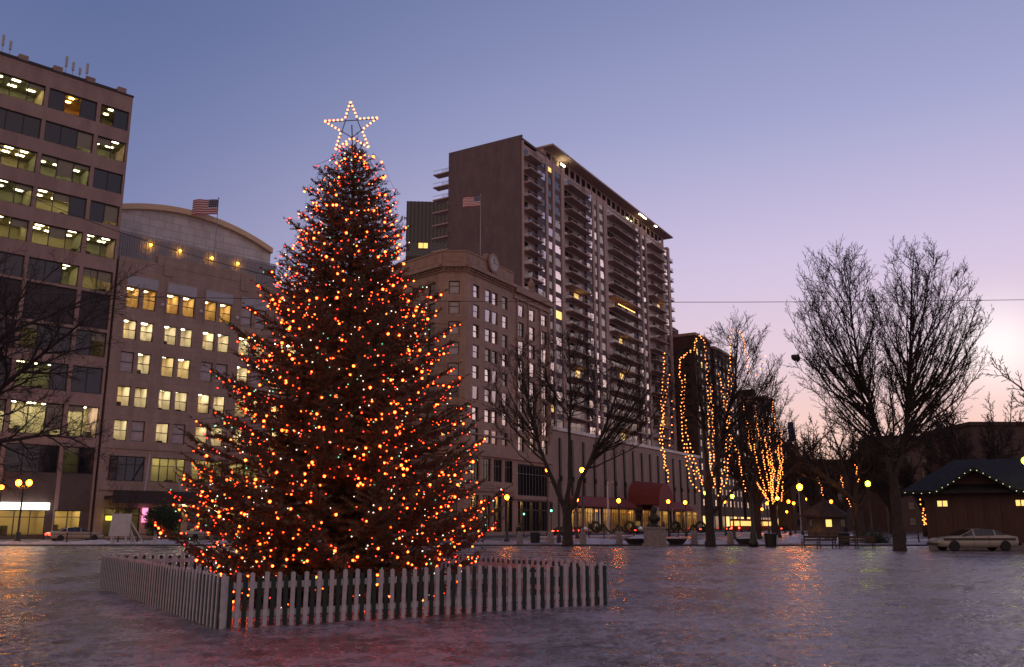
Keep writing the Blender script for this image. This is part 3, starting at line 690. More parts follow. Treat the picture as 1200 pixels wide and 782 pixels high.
def door_mesh(wd, lit):
    mb = MB(); n = max(2, int(wd / 2)); p = wd / n
    for i in range(n): mb.quad((i * p + .08, 0, 0), ((i + 1) * p - .08, 0, 0), ((i + 1) * p - .08, 0, 2.3), (i * p + .08, 0, 2.3), 1 if lit and i == lit % n else (2 if rt.random() < .5 else 0))
    return mb.mesh('balcony_glazing', [M['glass'], M['winyellow'], M['curtain']])
ledm = emit('string of balcony lamps', (1, .5, .12), 8)
for ci, (a, b) in enumerate(bcols):
    bm, rmh = balcony_mesh(b - a), rail_mesh(b - a)
    d0 = door_mesh(b - a - .6, 0); d0b, d0c = door_mesh(b - a - .6, 0), door_mesh(b - a - .6, 0)
    for k in range(NF):
        z = tz0 + k * 3.03; o = link('balcony', bm, tow, (a, 0, z)); link('railing', rmh, o)
        link('glazing', door_mesh(b - a - .6, 1 + ci) if (ci, k) in ((1, 10), (1, 4), (2, 8), (2, 5), (3, 13), (2, 0), (3, 2)) else (d0, d0b, d0c)[rt.randrange(3)], o, (.3, .32, .3))
        if (ci, k) == (2, 11):
            lm = MB()
            for q in range(26): lm.ball((2 + q * .42, -1.8, 1.2), .1, 6, 4)
            lm.build('lamp_garland', ledm, o)
for k in range(NF):
    z = tz0 + k * 3.03
wcols = [(6.8, 10.3, 2, .8), (11.7, 13.5, 1, .5), (14.8, 17.7, 1, .3), (31.2, 34.3, 2, .8), (35.7, 37.3, 1, .45), (38.8, 41.2, 1, .4), (62.6, 65.4, 2, .6), (66.8, 69, 1, .45), (83.6, 86.4, 1, .6)]
done = 0; rest = MB()
for ci, (a, b, n, pr) in enumerate(wcols):
    for k in range(NF):
        z = tz0 + k * 3.03 + .55; h = 1.75
        pans = []
        for i in range(n):
            q = rt.random()
            pans.append(M['winyellow'] if q < .02 else ((M['mirror'], rt.choice((-.05, -.02, .0, .03))) if q < pr * .75 else (M['curtain'] if q < pr else DK)))
        if ci in (0, 1, 3, 6, 7) : add_window(tow, a, z, b - a, h, -.385, pans, bw=.09)
        else:
            for i in range(n): rest.box(a + i * (b - a) / n + .05, a + (i + 1) * (b - a) / n - .05, -.34, -.28, z, z + h, {'dark glass': 0, 'sky reflecting pane': 1, 'pane with pale curtain': 2}.get((pans[i][0] if isinstance(pans[i], tuple) else pans[i]).name, 3))
tag(rest.build('window', [M['glass'], M['mirror'], M['curtain'], M['winyellow']], tow), None, None, kind='stuff')
for (a, b, n, pr) in wcols: MB().box(a, b, -.29, .346, 19, TZ - 1.9).build('spandrel', M['endwall'], tow)
# end balconies beyond both ends
for k in range(NF):
    z = tz0 + k * 3.03
    o = link('end_balcony', cached('eb', lambda: balcony_mesh(4.0, 5)), tow, (TL, 4.9, z)); link('railing', cached('er', lambda: rail_mesh(4.0, 5)), o)
    o = link('end_balcony', cached('eb2', lambda: balcony_mesh(2.2, 4)), tow, (-.3, TD + 3.7, z)); link('railing', cached('er2', lambda: rail_mesh(2.2, 4)), o)
lm = MB(); lm.box(64, 69, -1.2, -.9, PH - .12, PH - .01); lm.box(75.5, 77, -1.2, -.9, PH - .12, PH - .01); lm.box(19.6, 21.5, .2, .5, PH - 1.6, PH - 1.3); lm.build('soffit_light', M['barlight'], tow)

# podium with fins, awnings and shops (street front)
pod = thing('podium_building', 'long low blank podium with dark vertical fins and maroon awnings over the shops', 'building', FR.pt(30.75, 0), FR.a)
PL = 88
mb = MB(); shp = [(6 + 4.4 * i, 9.8 + 4.4 * i, .4, 5.2) for i in range(18)]
wall_open(mb, 0, PL, 0, 20, shp, .3); mb.box(.01, PL, 1.6, 26, 0, 19.9); mb.quad((0, 0, 20), (PL, 0, 20), (PL, 2, 20), (0, 2, 20)); mb.quad((PL, 0, 0), (PL, 2, 0), (PL, 2, 20), (PL, 0, 20)); mb.build('wall', M['podium'], pod)
mb = MB(); mb.box(-.0, PL + .2, -.35, .3, 20.02, 20.7); mb.build('coping', M['hallwall'], pod)
for i in range(16):
    mb = MB(); s = 3 + 5.3 * i; mb.box(s, s + .75, -.3, -.003, 7.2, 18.6); mb.box(s + .15, s + .6, -.55, -.301, 10.2, 11.2); mb.build('fin', M['fin'], pod)
for i, (a, b, c, d) in enumerate(shp):
    on = i % 5 != 3
    add_window(pod, a, c, b - a, d - c, .2, [CL if on else DK] * 3, rail=.78, bw=.12, name='shop_window', room=room_mesh(b - a, d - c, 1.2, M['roomwarm'], M['barwarm'], 2, .8, i % 4) if on else None)
def awning(a, b, z0, z1, dp, name='awning'):
    mb = MB(); mb.add([(a, -.01, z1), (b, -.01, z1), (b, -dp, z0), (a, -dp, z0), (a, -.01, z0 - .5), (b, -.01, z0 - .5), (b, -dp, z0 - .5), (a, -dp, z0 - .5)],
        [(3, 2, 1, 0), (7, 6, 2, 3), (0, 4, 7, 3), (1, 2, 6, 5)]); return mb.build(name, M['awning'], pod)
awning(6, 36, 5.8, 7.6, 2.6); awning(46, 74, 5.8, 7.6, 2.6)
mb = MB(); NS = 10; vs = []
for i in range(NS + 1):
    t = math.pi * i / NS
    for y, sc_ in ((-.02, 1), (-7.5, .86)): vs.append((41.5 - 4.6 * math.cos(t), y, 6.2 + 5.6 * sc_ * math.sin(t) ** .8))
mb.add(vs, [(2 * i, 2 * i + 1, 2 * i + 3, 2 * i + 2) for i in range(NS)] + [tuple(2 * i + 1 for i in range(NS + 1))]); mb.box(36.9, 46.1, -7.5, -7.3, 5.6, 6.19); mb.build('entrance_canopy', M['awning'], pod)
for x in (37.2, 45.8): MB().box(x - .12, x + .12, -7.3, -7.06, 0, 5.6).build('canopy_post', M['steel'], pod)

# ------------------------------------------------------------------ 5 dark glass tower and farther street buildings
gx0, gx1, gY = -40.6, -23.0, 322
gt = thing('glass_tower', 'dark blue glass tower rising behind the blank end wall of the apartment slab', 'building', (gx0, gY, 0), R(4))
wd = gx1 - gx0; mb = MB(); mb.box(0, wd, 0, 20, 0, 124.5); mb.build('wall', M['glassblue'], gt)
mb = MB()
for i in range(13): mb.box(i * wd / 12 - .18, i * wd / 12 + .18, -.4, -.01, 108, 124.4)
for z in range(28, 108, 8): mb.box(-.1, wd + .1, -.3, -.012, z, z + 2.2)
mb.build('mullion', M['frame'], gt)
for (x, z) in ((4.5, 105.2), (4, 93), (10.5, 93), (14, 93)): add_window(gt, x, z, 4.0, 2.6, -.32, [M['winyellow']] * 2, bw=.25)
def far_block(s0, s1, z, depth, lab, seed, mat, wm=True, oy=0):
    t = thing('street_building', lab, 'building', FR.pt(s0, oy), FR.a, 'buildings farther down the street')
    g = random.Random(seed); Lh = s1 - s0
    mb = MB(); mb.box(0, Lh, 0, depth, 0, z); mb.build('wall', mat, t)
    mb = MB(); mb.box(-.2, Lh + .2, -.5, depth, z, z + .8); mb.build('coping', M['masontrim'], t)
    mb = MB(); mb.box(Lh * .3, Lh * .6, depth * .3, depth * .6, z + .8, z + 4); mb.build('roof_house', mat, t)
    nf = int((z - 8) / 3.3); nc = max(2, int(Lh / 3.4)); p = Lh / nc
    if wm:
        fm = frame_mesh(1.5, 1.9, 1, .5, .1, M['frame'])
        cnt = 0
        for i in range(nc):
            for k in range(nf):
                if cnt >= 98: break
                o = link('window', fm, t, (i * p + p / 2 - .75, -.08, 7 + k * 3.3)); q = g.random()
                link('pane', pane_mesh(1.46, 1.86, M['winyellow'] if q < .05 else (M['mirror'] if q < .3 else DK)), o, (.02, .05, .02)); cnt += 1
    cnt = 0
    for k in range(nf):
        for j in range(max(1, int(depth / 4))):
            if cnt < 98:
                cnt += 1; o = link('end_window', cached('endw', lambda: MB().box(-.06, -.004, 0, 1.6, 0, 1.9).mesh('end_window', M['glass'])), t, (0, 1.6 + 4 * j, 7 + k * 3.3))
    for i in range(nc): MB().box(i * p + .5, i * p + p - .5, -.06, -.004, .6, 4.2).build('shop_window', M['winyellow'] if g.random() < .4 else M['shop'], t)
far_block(119.5, 134, 55.5, 26, 'dark brown brick block next after the balcony tower along the street', 1, M['brick'])
far_block(137, 160, 54.5, 22, 'second dark block after the balcony tower, behind the lit tree crown', 2, M['brickdim'])
far_block(163, 176, 33, 20, 'low dark block between two taller ones far down the street', 3, M['brick'])
far_block(177.5, 192, 43, 18, 'narrow block far down the street behind the lit strings', 4, M['brickdim'])
far_block(194, 208, 46.5, 18, 'tallest of the farthest dark blocks where the street ends', 5, M['brick'])
far_block(211, 240, 32, 18, 'lowest and farthest dark block at the end of the street', 6, M['brickdim'])
# dark masses across the park on the right
def park_block(px0, px1, Y, pytop, lab, roof='flat', seed=1, depth=14, rot=0):
    x0, x1 = ground_x(px0, Y), ground_x(px1, Y); z = EYE + (616 - pytop) / (F / cp) * Y * .985; W_ = x1 - x0
    t = thing('park_side_building', lab, 'building', (x0, Y, 0), rot, 'dark buildings beyond the park'); g = random.Random(seed)
    zz = z if roof == 'flat' else z * .74
    mb = MB(); mb.box(0, W_, 0, depth, 0, zz); mb.build('wall', M['brickdim'], t)
    if roof == 'flat': MB().box(-.3, W_ + .3, -.3, depth, zz, zz + .5).build('coping', M['brick'], t)
    else:
        i = depth / 2; MB().add([(-.6, -.6, zz), (W_ + .6, -.6, zz), (W_ + .6, depth, zz), (-.6, depth, zz), (i, i, z), (W_ - i, i, z)], [(0, 1, 5, 4), (2, 3, 4, 5), (0, 4, 3), (1, 2, 5), (0, 3, 2, 1)]).build('roof', M['slate'], t)
    n = int(W_ / 4)
    for i in range(n):
        for k in range(max(1, int((zz - 3) / 3.6))):
            o = link('window', frame_mesh(1.6, 1.8, 1, .5, .12, M['frame']), t, (1.2 + i * 4, -.1, 1.6 + 3.6 * k)); link('pane', pane_mesh(1.56, 1.76, M['winyellow'] if g.random() < .015 else DK), o, (.02, .05, .02))
park_block(930, 1048, 260, 540, 'wide dark low building across the park behind the bare trees', 'flat', 4)
park_block(1040, 1125, 210, 512, 'dark building with a flat roof behind the twin-stemmed tree', 'flat', 5)
park_block(1150, 1300, 120, 497, 'dark flat-roofed building behind the kiosk roof at the right edge', 'flat', 6)
# ------------------------------------------------------------------ bare trees
class Tree:
    def __init__(s, seed): s.g = random.Random(seed); s.trunk, s.crown = MB(), MB(); s.tips = []; s.nt = 0
    def grow(s, p, d, L, r, lvl, P):
        g = s.g; n = P['seg'][lvl]; pts, rad = [p.copy()], [r]; d = d.normalized(); q = p.copy(); dirs = [d]
        for i in range(n):
            w_ = P['wob'][lvl]
            d = (d + Vector((g.gauss(0, w_), g.gauss(0, w_), g.gauss(0, w_) + P['up'][lvl]))).normalized()
            q = q + d * (L / n); pts.append(q.copy()); dirs.append(d)
            rad.append(max(P['rmin'], r * (1 - (i + 1) / n * P['tap'][lvl])))
        last = len(P['num']) - 1
        (s.trunk if lvl <= P['split'] else s.crown).tube(pts, rad, P['sides'][lvl], cap=False)
        s.nt += 1
        if lvl == last: s.tips.append(q); return
        num = P['num'][lvl]; a0 = g.uniform(0, 6.28)
        for k in range(num):
            t = P['t0'][lvl] + (1 - P['t0'][lvl]) * (k + g.uniform(.1, .9)) / num; t = min(.999, t)
            x = t * n; i = min(n - 1, int(x)); f = x - i
            pp = pts[i].lerp(pts[i + 1], f); dd = dirs[i + 1]
            a0 += 2.4 + g.uniform(-.4, .4)
            side = dd.orthogonal().normalized(); side.rotate(Matrix.Rotation(a0, 3, dd).to_quaternion())
            ang = R(P['ang'][lvl] * g.uniform(.75, 1.25))
            nd_ = dd * math.cos(ang) + side * math.sin(ang)
            rr_ = rad[i] * (1 - f) + rad[i + 1] * f
            s.grow(pp, nd_, L * P['len'][lvl] * g.uniform(.7, 1.15) * (1 - P['tipfade'][lvl] * t), min(rr_ * .85, r * P['rr'][lvl] * g.uniform(.8, 1.1)), lvl + 1, P)
        if lvl > 0: s.grow(q, d, L * .35, rad[-1], lvl + 1, P)
ELM = dict(seg=[4, 7, 5, 4, 3], wob=[.04, .09, .11, .12, .12], up=[0, .06, .07, .05, .03], tap=[.3, .75, .8, .8, .6], num=[5, 9, 8, 6, 0], t0=[.6, .25, .2, .15, 0],
           ang=[24, 38, 38, 40, 0], len=[1.7, .42, .45, .5, 0], tipfade=[0, .45, .4, .3, 0], rr=[.62, .42, .42, .5, 0], sides=[10, 7, 5, 3, 3], rmin=.011, split=2)
def make_tree(name, label, loc, seed, H, P, trunk_len, r, leads=None, group=None, cat='tree'):
    t = Tree(seed); g = t.g
    if leads:
        pts = [Vector((0, 0, -.1)), Vector((0, 0, trunk_len * .5)), Vector((0, 0, trunk_len))]
        t.trunk.tube([Vector((0, 0, -.1)), Vector((0, 0, .25)), pts[1], pts[2]], [r * 1.35, r * 1.08, r, r * .92], 12, cap=False)
        for (dx, dy, dz, ll, lr) in leads: t.grow(Vector((0, 0, trunk_len * .93)), Vector((dx, dy, dz)), ll, lr, 1, P)
    else: t.grow(Vector((0, 0, -.1)), Vector((0, 0, 1)), trunk_len, r, 0, P)
    zs = [p.z for p in t.tips]; k = H / max(zs)
    root = thing(name, label, cat, loc, 0, group)
    for mb in (t.trunk, t.crown): mb.v = [(x * k, y * k, z * k) for x, y, z in mb.v]
    t.trunk.build('trunk', M['bark'], root, smooth=True); t.crown.build('crown', M['twig'], root)
    return root
def var(**k): d = dict(ELM); d.update(k); return d
GT = 'bare trees in the park'
# crowns grown into a rounded outline: limbs leave the lead and bend out to points on an egg-shaped surface
TWIG = var(seg=[3, 3, 5, 4, 3], num=[0, 0, 5, 3, 0], ang=[0, 0, 34, 36, 0], len=[0, 0, .42, .5, 0], up=[0, 0, .05, .04, .02], tipfade=[0, 0, .3, .3, 0], t0=[0, 0, .15, .1, 0], rmin=.0095, wob=[0, 0, .1, .12, .12], rr=[0, 0, .5, .6, 0])
def rounded_crown(t, lead, lr, cen, rad3, nl, low=-.55, P=TWIG):
    g = t.g; lead = [Vector(q) for q in lead]; n = 10; pts = []
    for i in range(n + 1):
        f = i / n * (len(lead) - 1); k = min(len(lead) - 2, int(f)); pts.append(lead[k].lerp(lead[k + 1], f - k) + Vector((g.gauss(0, .08), g.gauss(0, .08), 0)) * (i > 0))
    rd = [lr * (1 - .86 * i / n) for i in range(n + 1)]; t.trunk.tube(pts, rd, 8, cap=False)
    z0, z1 = pts[0].z, pts[-1].z
    for j in range(nl):
        zz = low + (1 - low) * ((j + g.random()) / nl); a = j * 2.4 + g.uniform(-.3, .3); h = math.sqrt(max(0, 1 - zz * zz)) * g.uniform(.8, 1.05)
        tg = Vector((cen[0] + rad3[0] * h * math.cos(a), cen[1] + rad3[1] * h * math.sin(a), cen[2] + rad3[2] * zz * g.uniform(.9, 1.03)))
        best = None
        hd = lambda q: math.hypot(q.x - tg.x, q.y - tg.y)
        zt = tg.z - max(.6, hd(pts[n // 2]) * (g.uniform(.75, 1.4) if zz > .1 else g.uniform(.3, .8))); zt = min(max(zt, z0 + .22 * (z1 - z0)), z1 - .3)
        i = min(n - 1, int((zt - z0) / (z1 - z0) * n)); p0 = pts[i].lerp(pts[i + 1], g.random()); L_ = (tg - p0).length
        c1 = p0.lerp(tg, .45) + Vector((0, 0, -.10 * L_)) if g.random() < .25 else p0.lerp(tg, .5) + Vector(((tg.x - p0.x) * .22, (tg.y - p0.y) * .22, -.05 * L_))
        m = 7; q = [p0 * (1 - s) ** 2 + c1 * 2 * s * (1 - s) + tg * s * s + Vector((g.gauss(0, .05), g.gauss(0, .05), g.gauss(0, .05))) * (0 < s < 1) for s in [k / m for k in range(m + 1)]]
        r0 = min(rd[i] * .6, .022 + .0085 * L_); t.trunk.tube(q, [max(.016, r0 * (1 - .85 * k / m)) for k in range(m + 1)], 5, cap=False)
        for k in range(int(4 + L_ * 1.1)):
            f = .25 + .75 * g.random() ** .8; x = f * m; ii = min(m - 1, int(x)); pp = q[ii].lerp(q[ii + 1], x - ii); dd = (q[ii + 1] - q[ii]).normalized(); side = dd.orthogonal().normalized(); side.rotate(Matrix.Rotation(g.uniform(0, 6.28), 3, dd).to_quaternion())
            an = R(g.uniform(22, 50)); t.grow(pp, dd * math.cos(an) + side * math.sin(an) + Vector((0, 0, .15)), (1.9 - 1.0 * f) * g.uniform(.6, 1.1), .02, 2, P)
def finish_tree(t, label, loc, trunk):
    root = thing('bare_tree', label, 'tree', loc, 0, GT); t.trunk.tube(*trunk, 12, cap=False)
    t.trunk.build('trunk', M['bark'], root, smooth=True); t.crown.build('crown', M['twig'], root); return root
bx_, by_ = ground_x(1052, 58), 58.0; t = Tree(21)
def rel(px, py): q = at(px, py, by_); return (q.x - bx_, 0, q.z)
cl, cr = rel(984, 388), rel(1088, 388)
rounded_crown(t, [(0, 0, 4.6), rel(1034, 520), rel(1006, 430), rel(988, 300)], .2, cl, (3.2, 3.1, 6.0), 64)
rounded_crown(t, [(0, 0, 4.6), rel(1058, 520), rel(1066, 430), rel(1072, 292)], .22, cr, (3.5, 3.3, 6.1), 70)
rounded_crown(t, [(0, 0, 4.4), rel(1046, 500), rel(1040, 420)], .12, rel(1044, 485), (4.6, 3.0, 2.6), 30)
bag_at = rel(935, 417); t.trunk.tube([rel(1004, 425), rel(975, 432), rel(950, 428), Vector(bag_at)], [.06, .045, .03, .018], 5, cap=False)
finish_tree(t, 'tall bare tree whose trunk forks into two fan-shaped crowns, left of the kiosk', (bx_, by_, 0), ([(0, 0, -.1), (0, 0, .3), (.02, 0, 1.4), (0, 0, 3.4), (0, 0, 5.0)], [.56, .43, .38, .35, .30]))
mid = var(num=[5, 11, 9, 6, 0], rmin=.02, ang=[30, 34, 36, 38, 0], up=[0, .03, .05, .04, .02], len=[1, .44, .5, .5, 0], wob=[.04, .1, .12, .12, .12])
bx_, by_ = ground_x(665, 70), 70.0; t = Tree(8)
rounded_crown(t, [(0, 0, 2.3), rel(646, 560), rel(622, 490), rel(606, 405)], .24, rel(612, 465), (3.0, 2.8, 4.6), 30, -.5)
rounded_crown(t, [(0, 0, 2.5), rel(668, 540), rel(670, 460), rel(664, 388)], .22, rel(668, 450), (2.8, 2.8, 4.6), 30, -.4)
rounded_crown(t, [(0, 0, 2.4), rel(684, 560), rel(712, 490), rel(748, 410)], .24, rel(733, 468), (3.6, 3.0, 4.6), 34, -.5)
finish_tree(t, 'spreading bare tree with low forking limbs in front of the corner building', (bx_, by_, 0), ([(0, 0, -.1), (0, 0, .3), (0, 0, 1.4), (0, 0, 2.7)], [.6, .46, .42, .4]))
bx_, by_ = ground_x(832, 69), 69.0; t = Tree(33)
rounded_crown(t, [(0, 0, 4.4), rel(842, 540), rel(860, 460), rel(866, 388)], .24, rel(866, 450), (3.4, 3.2, 5.2), 54)
rounded_crown(t, [(0, 0, 4.8), rel(826, 520), rel(818, 450), rel(815, 400)], .18, rel(815, 460), (2.2, 2.4, 4.0), 26)
rounded_crown(t, [(0, 0, 2.2), rel(862, 570), rel(895, 520), rel(908, 440)], .15, rel(902, 490), (2.0, 2.0, 3.6), 18)
finish_tree(t, 'bare tree hung with the nearest warm light strings right of the podium', (bx_, by_, 0), ([(0, 0, -.1), (0, 0, .3), (0, 0, 2.5), (0, 0, 4.9)], [.5, .4, .36, .3]))
back = make_tree('bare_tree', 'bare tree with dark forked trunk behind the park benches', (ground_x(1008, 98), 98, 0), 44, 15.5, var(num=[7, 10, 8, 5, 0], ang=[42, 42, 40, 40, 0], rmin=.022), 4.2, .5, None, GT)
for (px, Y, rot, sc_, lab) in ((1152, 112, 1.2, 1.22, 'bare tree standing behind the kiosk roof against the afterglow'), (955, 120, 2.6, 1.05, 'bare tree behind the small hexagonal hut'),
                               (1085, 135, 4.1, 1.0, 'bare tree far behind the twin-stemmed tree, right of its trunk'), (1345, 78, .4, 1.15, 'bare tree whose twigs reach in at the right edge above the kiosk'),
                               (886, 112, 3.3, 1.05, 'bare tree in the funnel of light strings down the avenue'), (908, 150, 5.1, 1.15, 'farthest bare tree in the light strings down the avenue'),
                               (990, 150, .9, 1.0, 'bare tree far back between the hut and the green globe lamp'), (1046, 170, 2.2, 1.1, 'bare tree in the far row directly behind the twin-stemmed trunk')):
    copy_thing(back, (ground_x(px, Y), Y, 0), rot, lab, sc_)
# big tree just out of frame on the left, limbs reaching in
lt = var(num=[5, 13, 10, 7, 0], ang=[30, 40, 40, 40, 0], up=[0, .01, .02, .03, .02], wob=[.04, .11, .13, .13, .13], rmin=.008, len=[1, .42, .46, .5, 0])
make_tree('bare_tree', 'large bare tree at the left edge, limbs crossing the brown office block', (-24.0, 34, 0), 52, 18.0, lt, 4.5, .5,
          [(.75, .0, .55, 9.5, .2), (.55, .1, 1, 11, .22), (.2, -.2, 1, 11, .24), (.8, .1, .22, 8, .14), (-.4, .3, 1, 10, .2), (.62, -.1, .8, 9, .17)], GT)
make_tree('sapling', 'thin bare sapling beside the white board on the left', (ground_x(140, 84), 84, 0), 71, 6.2, var(num=[6, 6, 5, 4, 0], rmin=.01), 1.8, .07, None, GT)

# ------------------------------------------------------------------ the Christmas tree
TX, TY, TH = -3.84, 20.0, 10.7
ct = thing('christmas_tree', 'tall dark spruce hung with orange lights inside the picket fence', 'tree', (TX, TY, 0))
rng = np.random.default_rng(4); g = random.Random(12)
def prof(z): return float(np.interp(z, [0, .4, 1.9, 3.8, 5.8, 7.85, 8.9, 9.8, 10.2, 10.7], [3.1, 3.25, 3.35, 2.85, 2.3, 1.62, 1.22, .82, .5, .10]))
MB().tube([(0, 0, -.05), (0, 0, 3), (.03, 0, 7), (0, 0, TH)], [.2, .15, .08, .02], 10).build('trunk', M['sprucebark'], ct, smooth=True)
limb = MB(); seg0, seg1, outer = [], [], []
z = .45
while z < TH - .15:
    t = (TH - z) / TH; nb = int(6.5 + 8.5 * t); a0 = g.uniform(0, 6.28)
    for k in range(nb):
        a = a0 + 6.283 * (k + g.uniform(-.3, .3)) / nb; drop = -.2 * t + .5 * (1 - t) ** 1.4; L_ = prof(z)
        for _ in range(6): L_ = .5 * L_ + .5 * prof(min(TH, z + L_ * drop + .1 * L_))
        L_ *= g.choice((.66, .82, .9, 1.0, 1.04, 1.1) if z > 1.3 else (.8, .88, .94)) * g.uniform(.92, 1.05)
        ca, sa = math.cos(a), math.sin(a)
        if abs(ca + .97) < .06 and 1.2 < z < 2.6: L_ *= 1.12
        n = 7; pts = []
        for i in range(n + 1):
            f = i / n; rr = L_ * f
            pts.append(Vector((ca * rr, sa * rr, max(.12, z + rr * drop - .10 * L_ * math.sin(f * 3.14) * t + .16 * L_ * f ** 3 * (.5 + t)))))
        r0 = .012 + .02 * t
        limb.tube(pts, [r0 * (1 - .8 * i / n) for i in range(n + 1)], 4, cap=False)
        # branchlets
        step = .15; m = max(2, int(L_ / step)); tan = Vector((-sa, ca, 0))
        for j in range(m):
            f = .12 + .88 * (j + g.random()) / m; x = f * n; i = min(n - 1, int(x)); p = pts[i].lerp(pts[i + 1], x - i); dd = (pts[i + 1] - pts[i]).normalized()
            for sgn in (-1, 1):
                bl = min(.75, (1.02 - f) * L_ * .55 + .14) * g.uniform(.6, 1.15)
                bd = (dd * g.uniform(.6, 1.0) + tan * sgn * g.uniform(.5, 1.0) + Vector((0, 0, g.uniform(-.25, .3)))).normalized()
                q = p + bd * bl + Vector((0, 0, -.05 * bl)); seg0.append(p); seg1.append(q)
                if f > .55: outer.append((q, f))
        seg0.append(pts[-3]); seg1.append(pts[-1] + (pts[-1] - pts[-2]) * .5); outer.append((pts[-1].copy(), 1.0))
    z += .15 + .17 * t
for k in range(5): seg0.append(Vector((0, 0, TH - .6))); seg1.append(Vector((g.uniform(-.2, .2), g.uniform(-.2, .2), TH + g.uniform(-.1, .25))))
limb.build('branches', M['sprucebark'], ct)
S0_, S1_ = np.array([tuple(v) for v in seg0]), np.array([tuple(v) for v in seg1])
lens = np.linalg.norm(S1_ - S0_, axis=1); cnt = np.maximum(6, (lens / .0125).astype(int)); idx = np.repeat(np.arange(len(S0_)), cnt); nn = len(idx)
tt = rng.random(nn) ; base = S0_[idx] + (S1_ - S0_)[idx] * tt[:, None]; dirv = ((S1_ - S0_) / lens[:, None])[idx]
rv = rng.normal(size=(nn, 3)); rv -= (rv * dirv).sum(1)[:, None] * dirv; rv /= np.linalg.norm(rv, axis=1)[:, None] + 1e-9
nl = rng.uniform(.05, .105, nn); tipv = base + (dirv * .62 + rv * .78) * nl[:, None]
wv = np.cross(dirv, rv); wv = wv * (rng.uniform(.010, .017, nn))[:, None]
tri = np.stack([base - wv, base + wv, tipv], 1).reshape(-1, 3)
tri[:, 2] = np.maximum(tri[:, 2], .04)
me = bpy.data.meshes.new('foliage'); me.vertices.add(nn * 3); me.vertices.foreach_set('co', tri.ravel()); me.loops.add(nn * 3); me.loops.foreach_set('vertex_index', np.arange(nn * 3, dtype=np.int32))
me.polygons.add(nn); me.polygons.foreach_set('loop_start', np.arange(0, nn * 3, 3, dtype=np.int32)); me.polygons.foreach_set('loop_total', np.full(nn, 3, dtype=np.int32))
me.update(calc_edges=True); me.materials.append(M['spruce']); link('foliage', me, ct)
# bulbs on strings wound round the tree, tier by tier
def ico(r, mat, name='bulb'):
    def f():
        import bmesh
        bm = bmesh.new(); bmesh.ops.create_icosphere(bm, subdivisions=1, radius=r); me = bpy.data.meshes.new(name); bm.to_mesh(me); bm.free(); me.materials.append(mat); return me
    return cached(('ico', round(r, 4), mat.name), f)
outer.sort(key=lambda q: q[0].z)
NST = 24
words_ = ['lowest', 'second', 'third', 'fourth', 'fifth', 'sixth', 'seventh', 'eighth', 'ninth', 'tenth', 'eleventh', 'twelfth', 'thirteenth', 'fourteenth', 'fifteenth', 'sixteenth', 'seventeenth', 'eighteenth', 'nineteenth', 'twentieth', 'twenty-first', 'twenty-second', 'twenty-third', 'topmost']
zed = [.25 + (TH - .3) * (1 - (1 - i / NST) ** 1.0) for i in range(NST + 1)]
# equal counts of branch tips per tier so the lights are as dense as the branches
zz = [o[0].z for o in outer]; qz = np.quantile(zz, [0.0] + [ (i / NST) ** 1.0 for i in range(1, NST)] + [1.0])
for i in range(NST):
    root = thing('light_string', f'{words_[i]} string of small coloured bulbs on the spruce, {"counting up from the fence" if 0 < i < NST - 1 else ("just above the fence" if i == 0 else "just below the star")}', 'light string', (TX, TY, 0), 0, 'light strings on the christmas tree')
    pool = [o for o in outer if qz[i] <= o[0].z <= qz[i + 1]]; g.shuffle(pool)
    # visible share a little denser on the camera side
    pool = [o for o in pool if o[0].y < .4 * prof(o[0].z) or g.random() < .35]
    pick = pool[:100]; pick.sort(key=lambda o: math.atan2(o[0].y, o[0].x)); pts = []
    for (q, f) in pick:
        u = g.random(); pos = q + Vector((g.uniform(-.05, .05), g.uniform(-.05, .05), g.uniform(-.06, .02))); pts.append(pos)
        if u < .24: me = ico(g.choice((.019, .022, .027, .031)), M['ambulb'])
        elif u < .60: me = ico(g.choice((.009, .012, .016)), M['ambulbs'])
        elif u < .76: me = ico(.016, M['redbulb'])
        elif u < .92: me = ico(g.choice((.012, .016)), M['whitebulb'])
        else: me = ico(.015, M['greenbulb'])
        link('bulb', me, root, pos)
    wm = MB(); wm.tube([p + Vector((0, 0, .03)) for p in pts], .004, 3, cap=False); wm.build('wire', M['wire'], root)
# star
star_c = at(412, 150, TY) ; st = thing('tree_star', 'open five-pointed star outlined in bulbs at the top of the spruce', 'star', star_c); st.rotation_euler = (0, R(-4), 0)
RS = .66; P5 = [Vector((RS * math.sin(2 * math.pi * k / 5), 0, RS * math.cos(2 * math.pi * k / 5))) for k in range(5)]
mb = MB()
for k in range(5): mb.tube([P5[k] + Vector((0, .004 * k, 0)), P5[(k + 2) % 5] + Vector((0, .004 * k, 0))], .011, 5)
mb.tube([(0, .05, -1.25), (0, .05, .1)], .014, 6); mb.build('frame', M['wire'], st)
IN = [Vector((.382 * RS * math.sin(2 * math.pi * (k + .5) / 5), 0, .382 * RS * math.cos(2 * math.pi * (k + .5) / 5))) for k in range(5)]
for k in range(5):
    for (a, b) in ((P5[k], IN[k]), (P5[(k + 1) % 5], IN[k])):
        for i in range(5): link('bulb', ico(.031, M['starbulb']), st, a.lerp(b, (i + .35) / 5) * 1.06 + Vector((0, -.03, 0)))

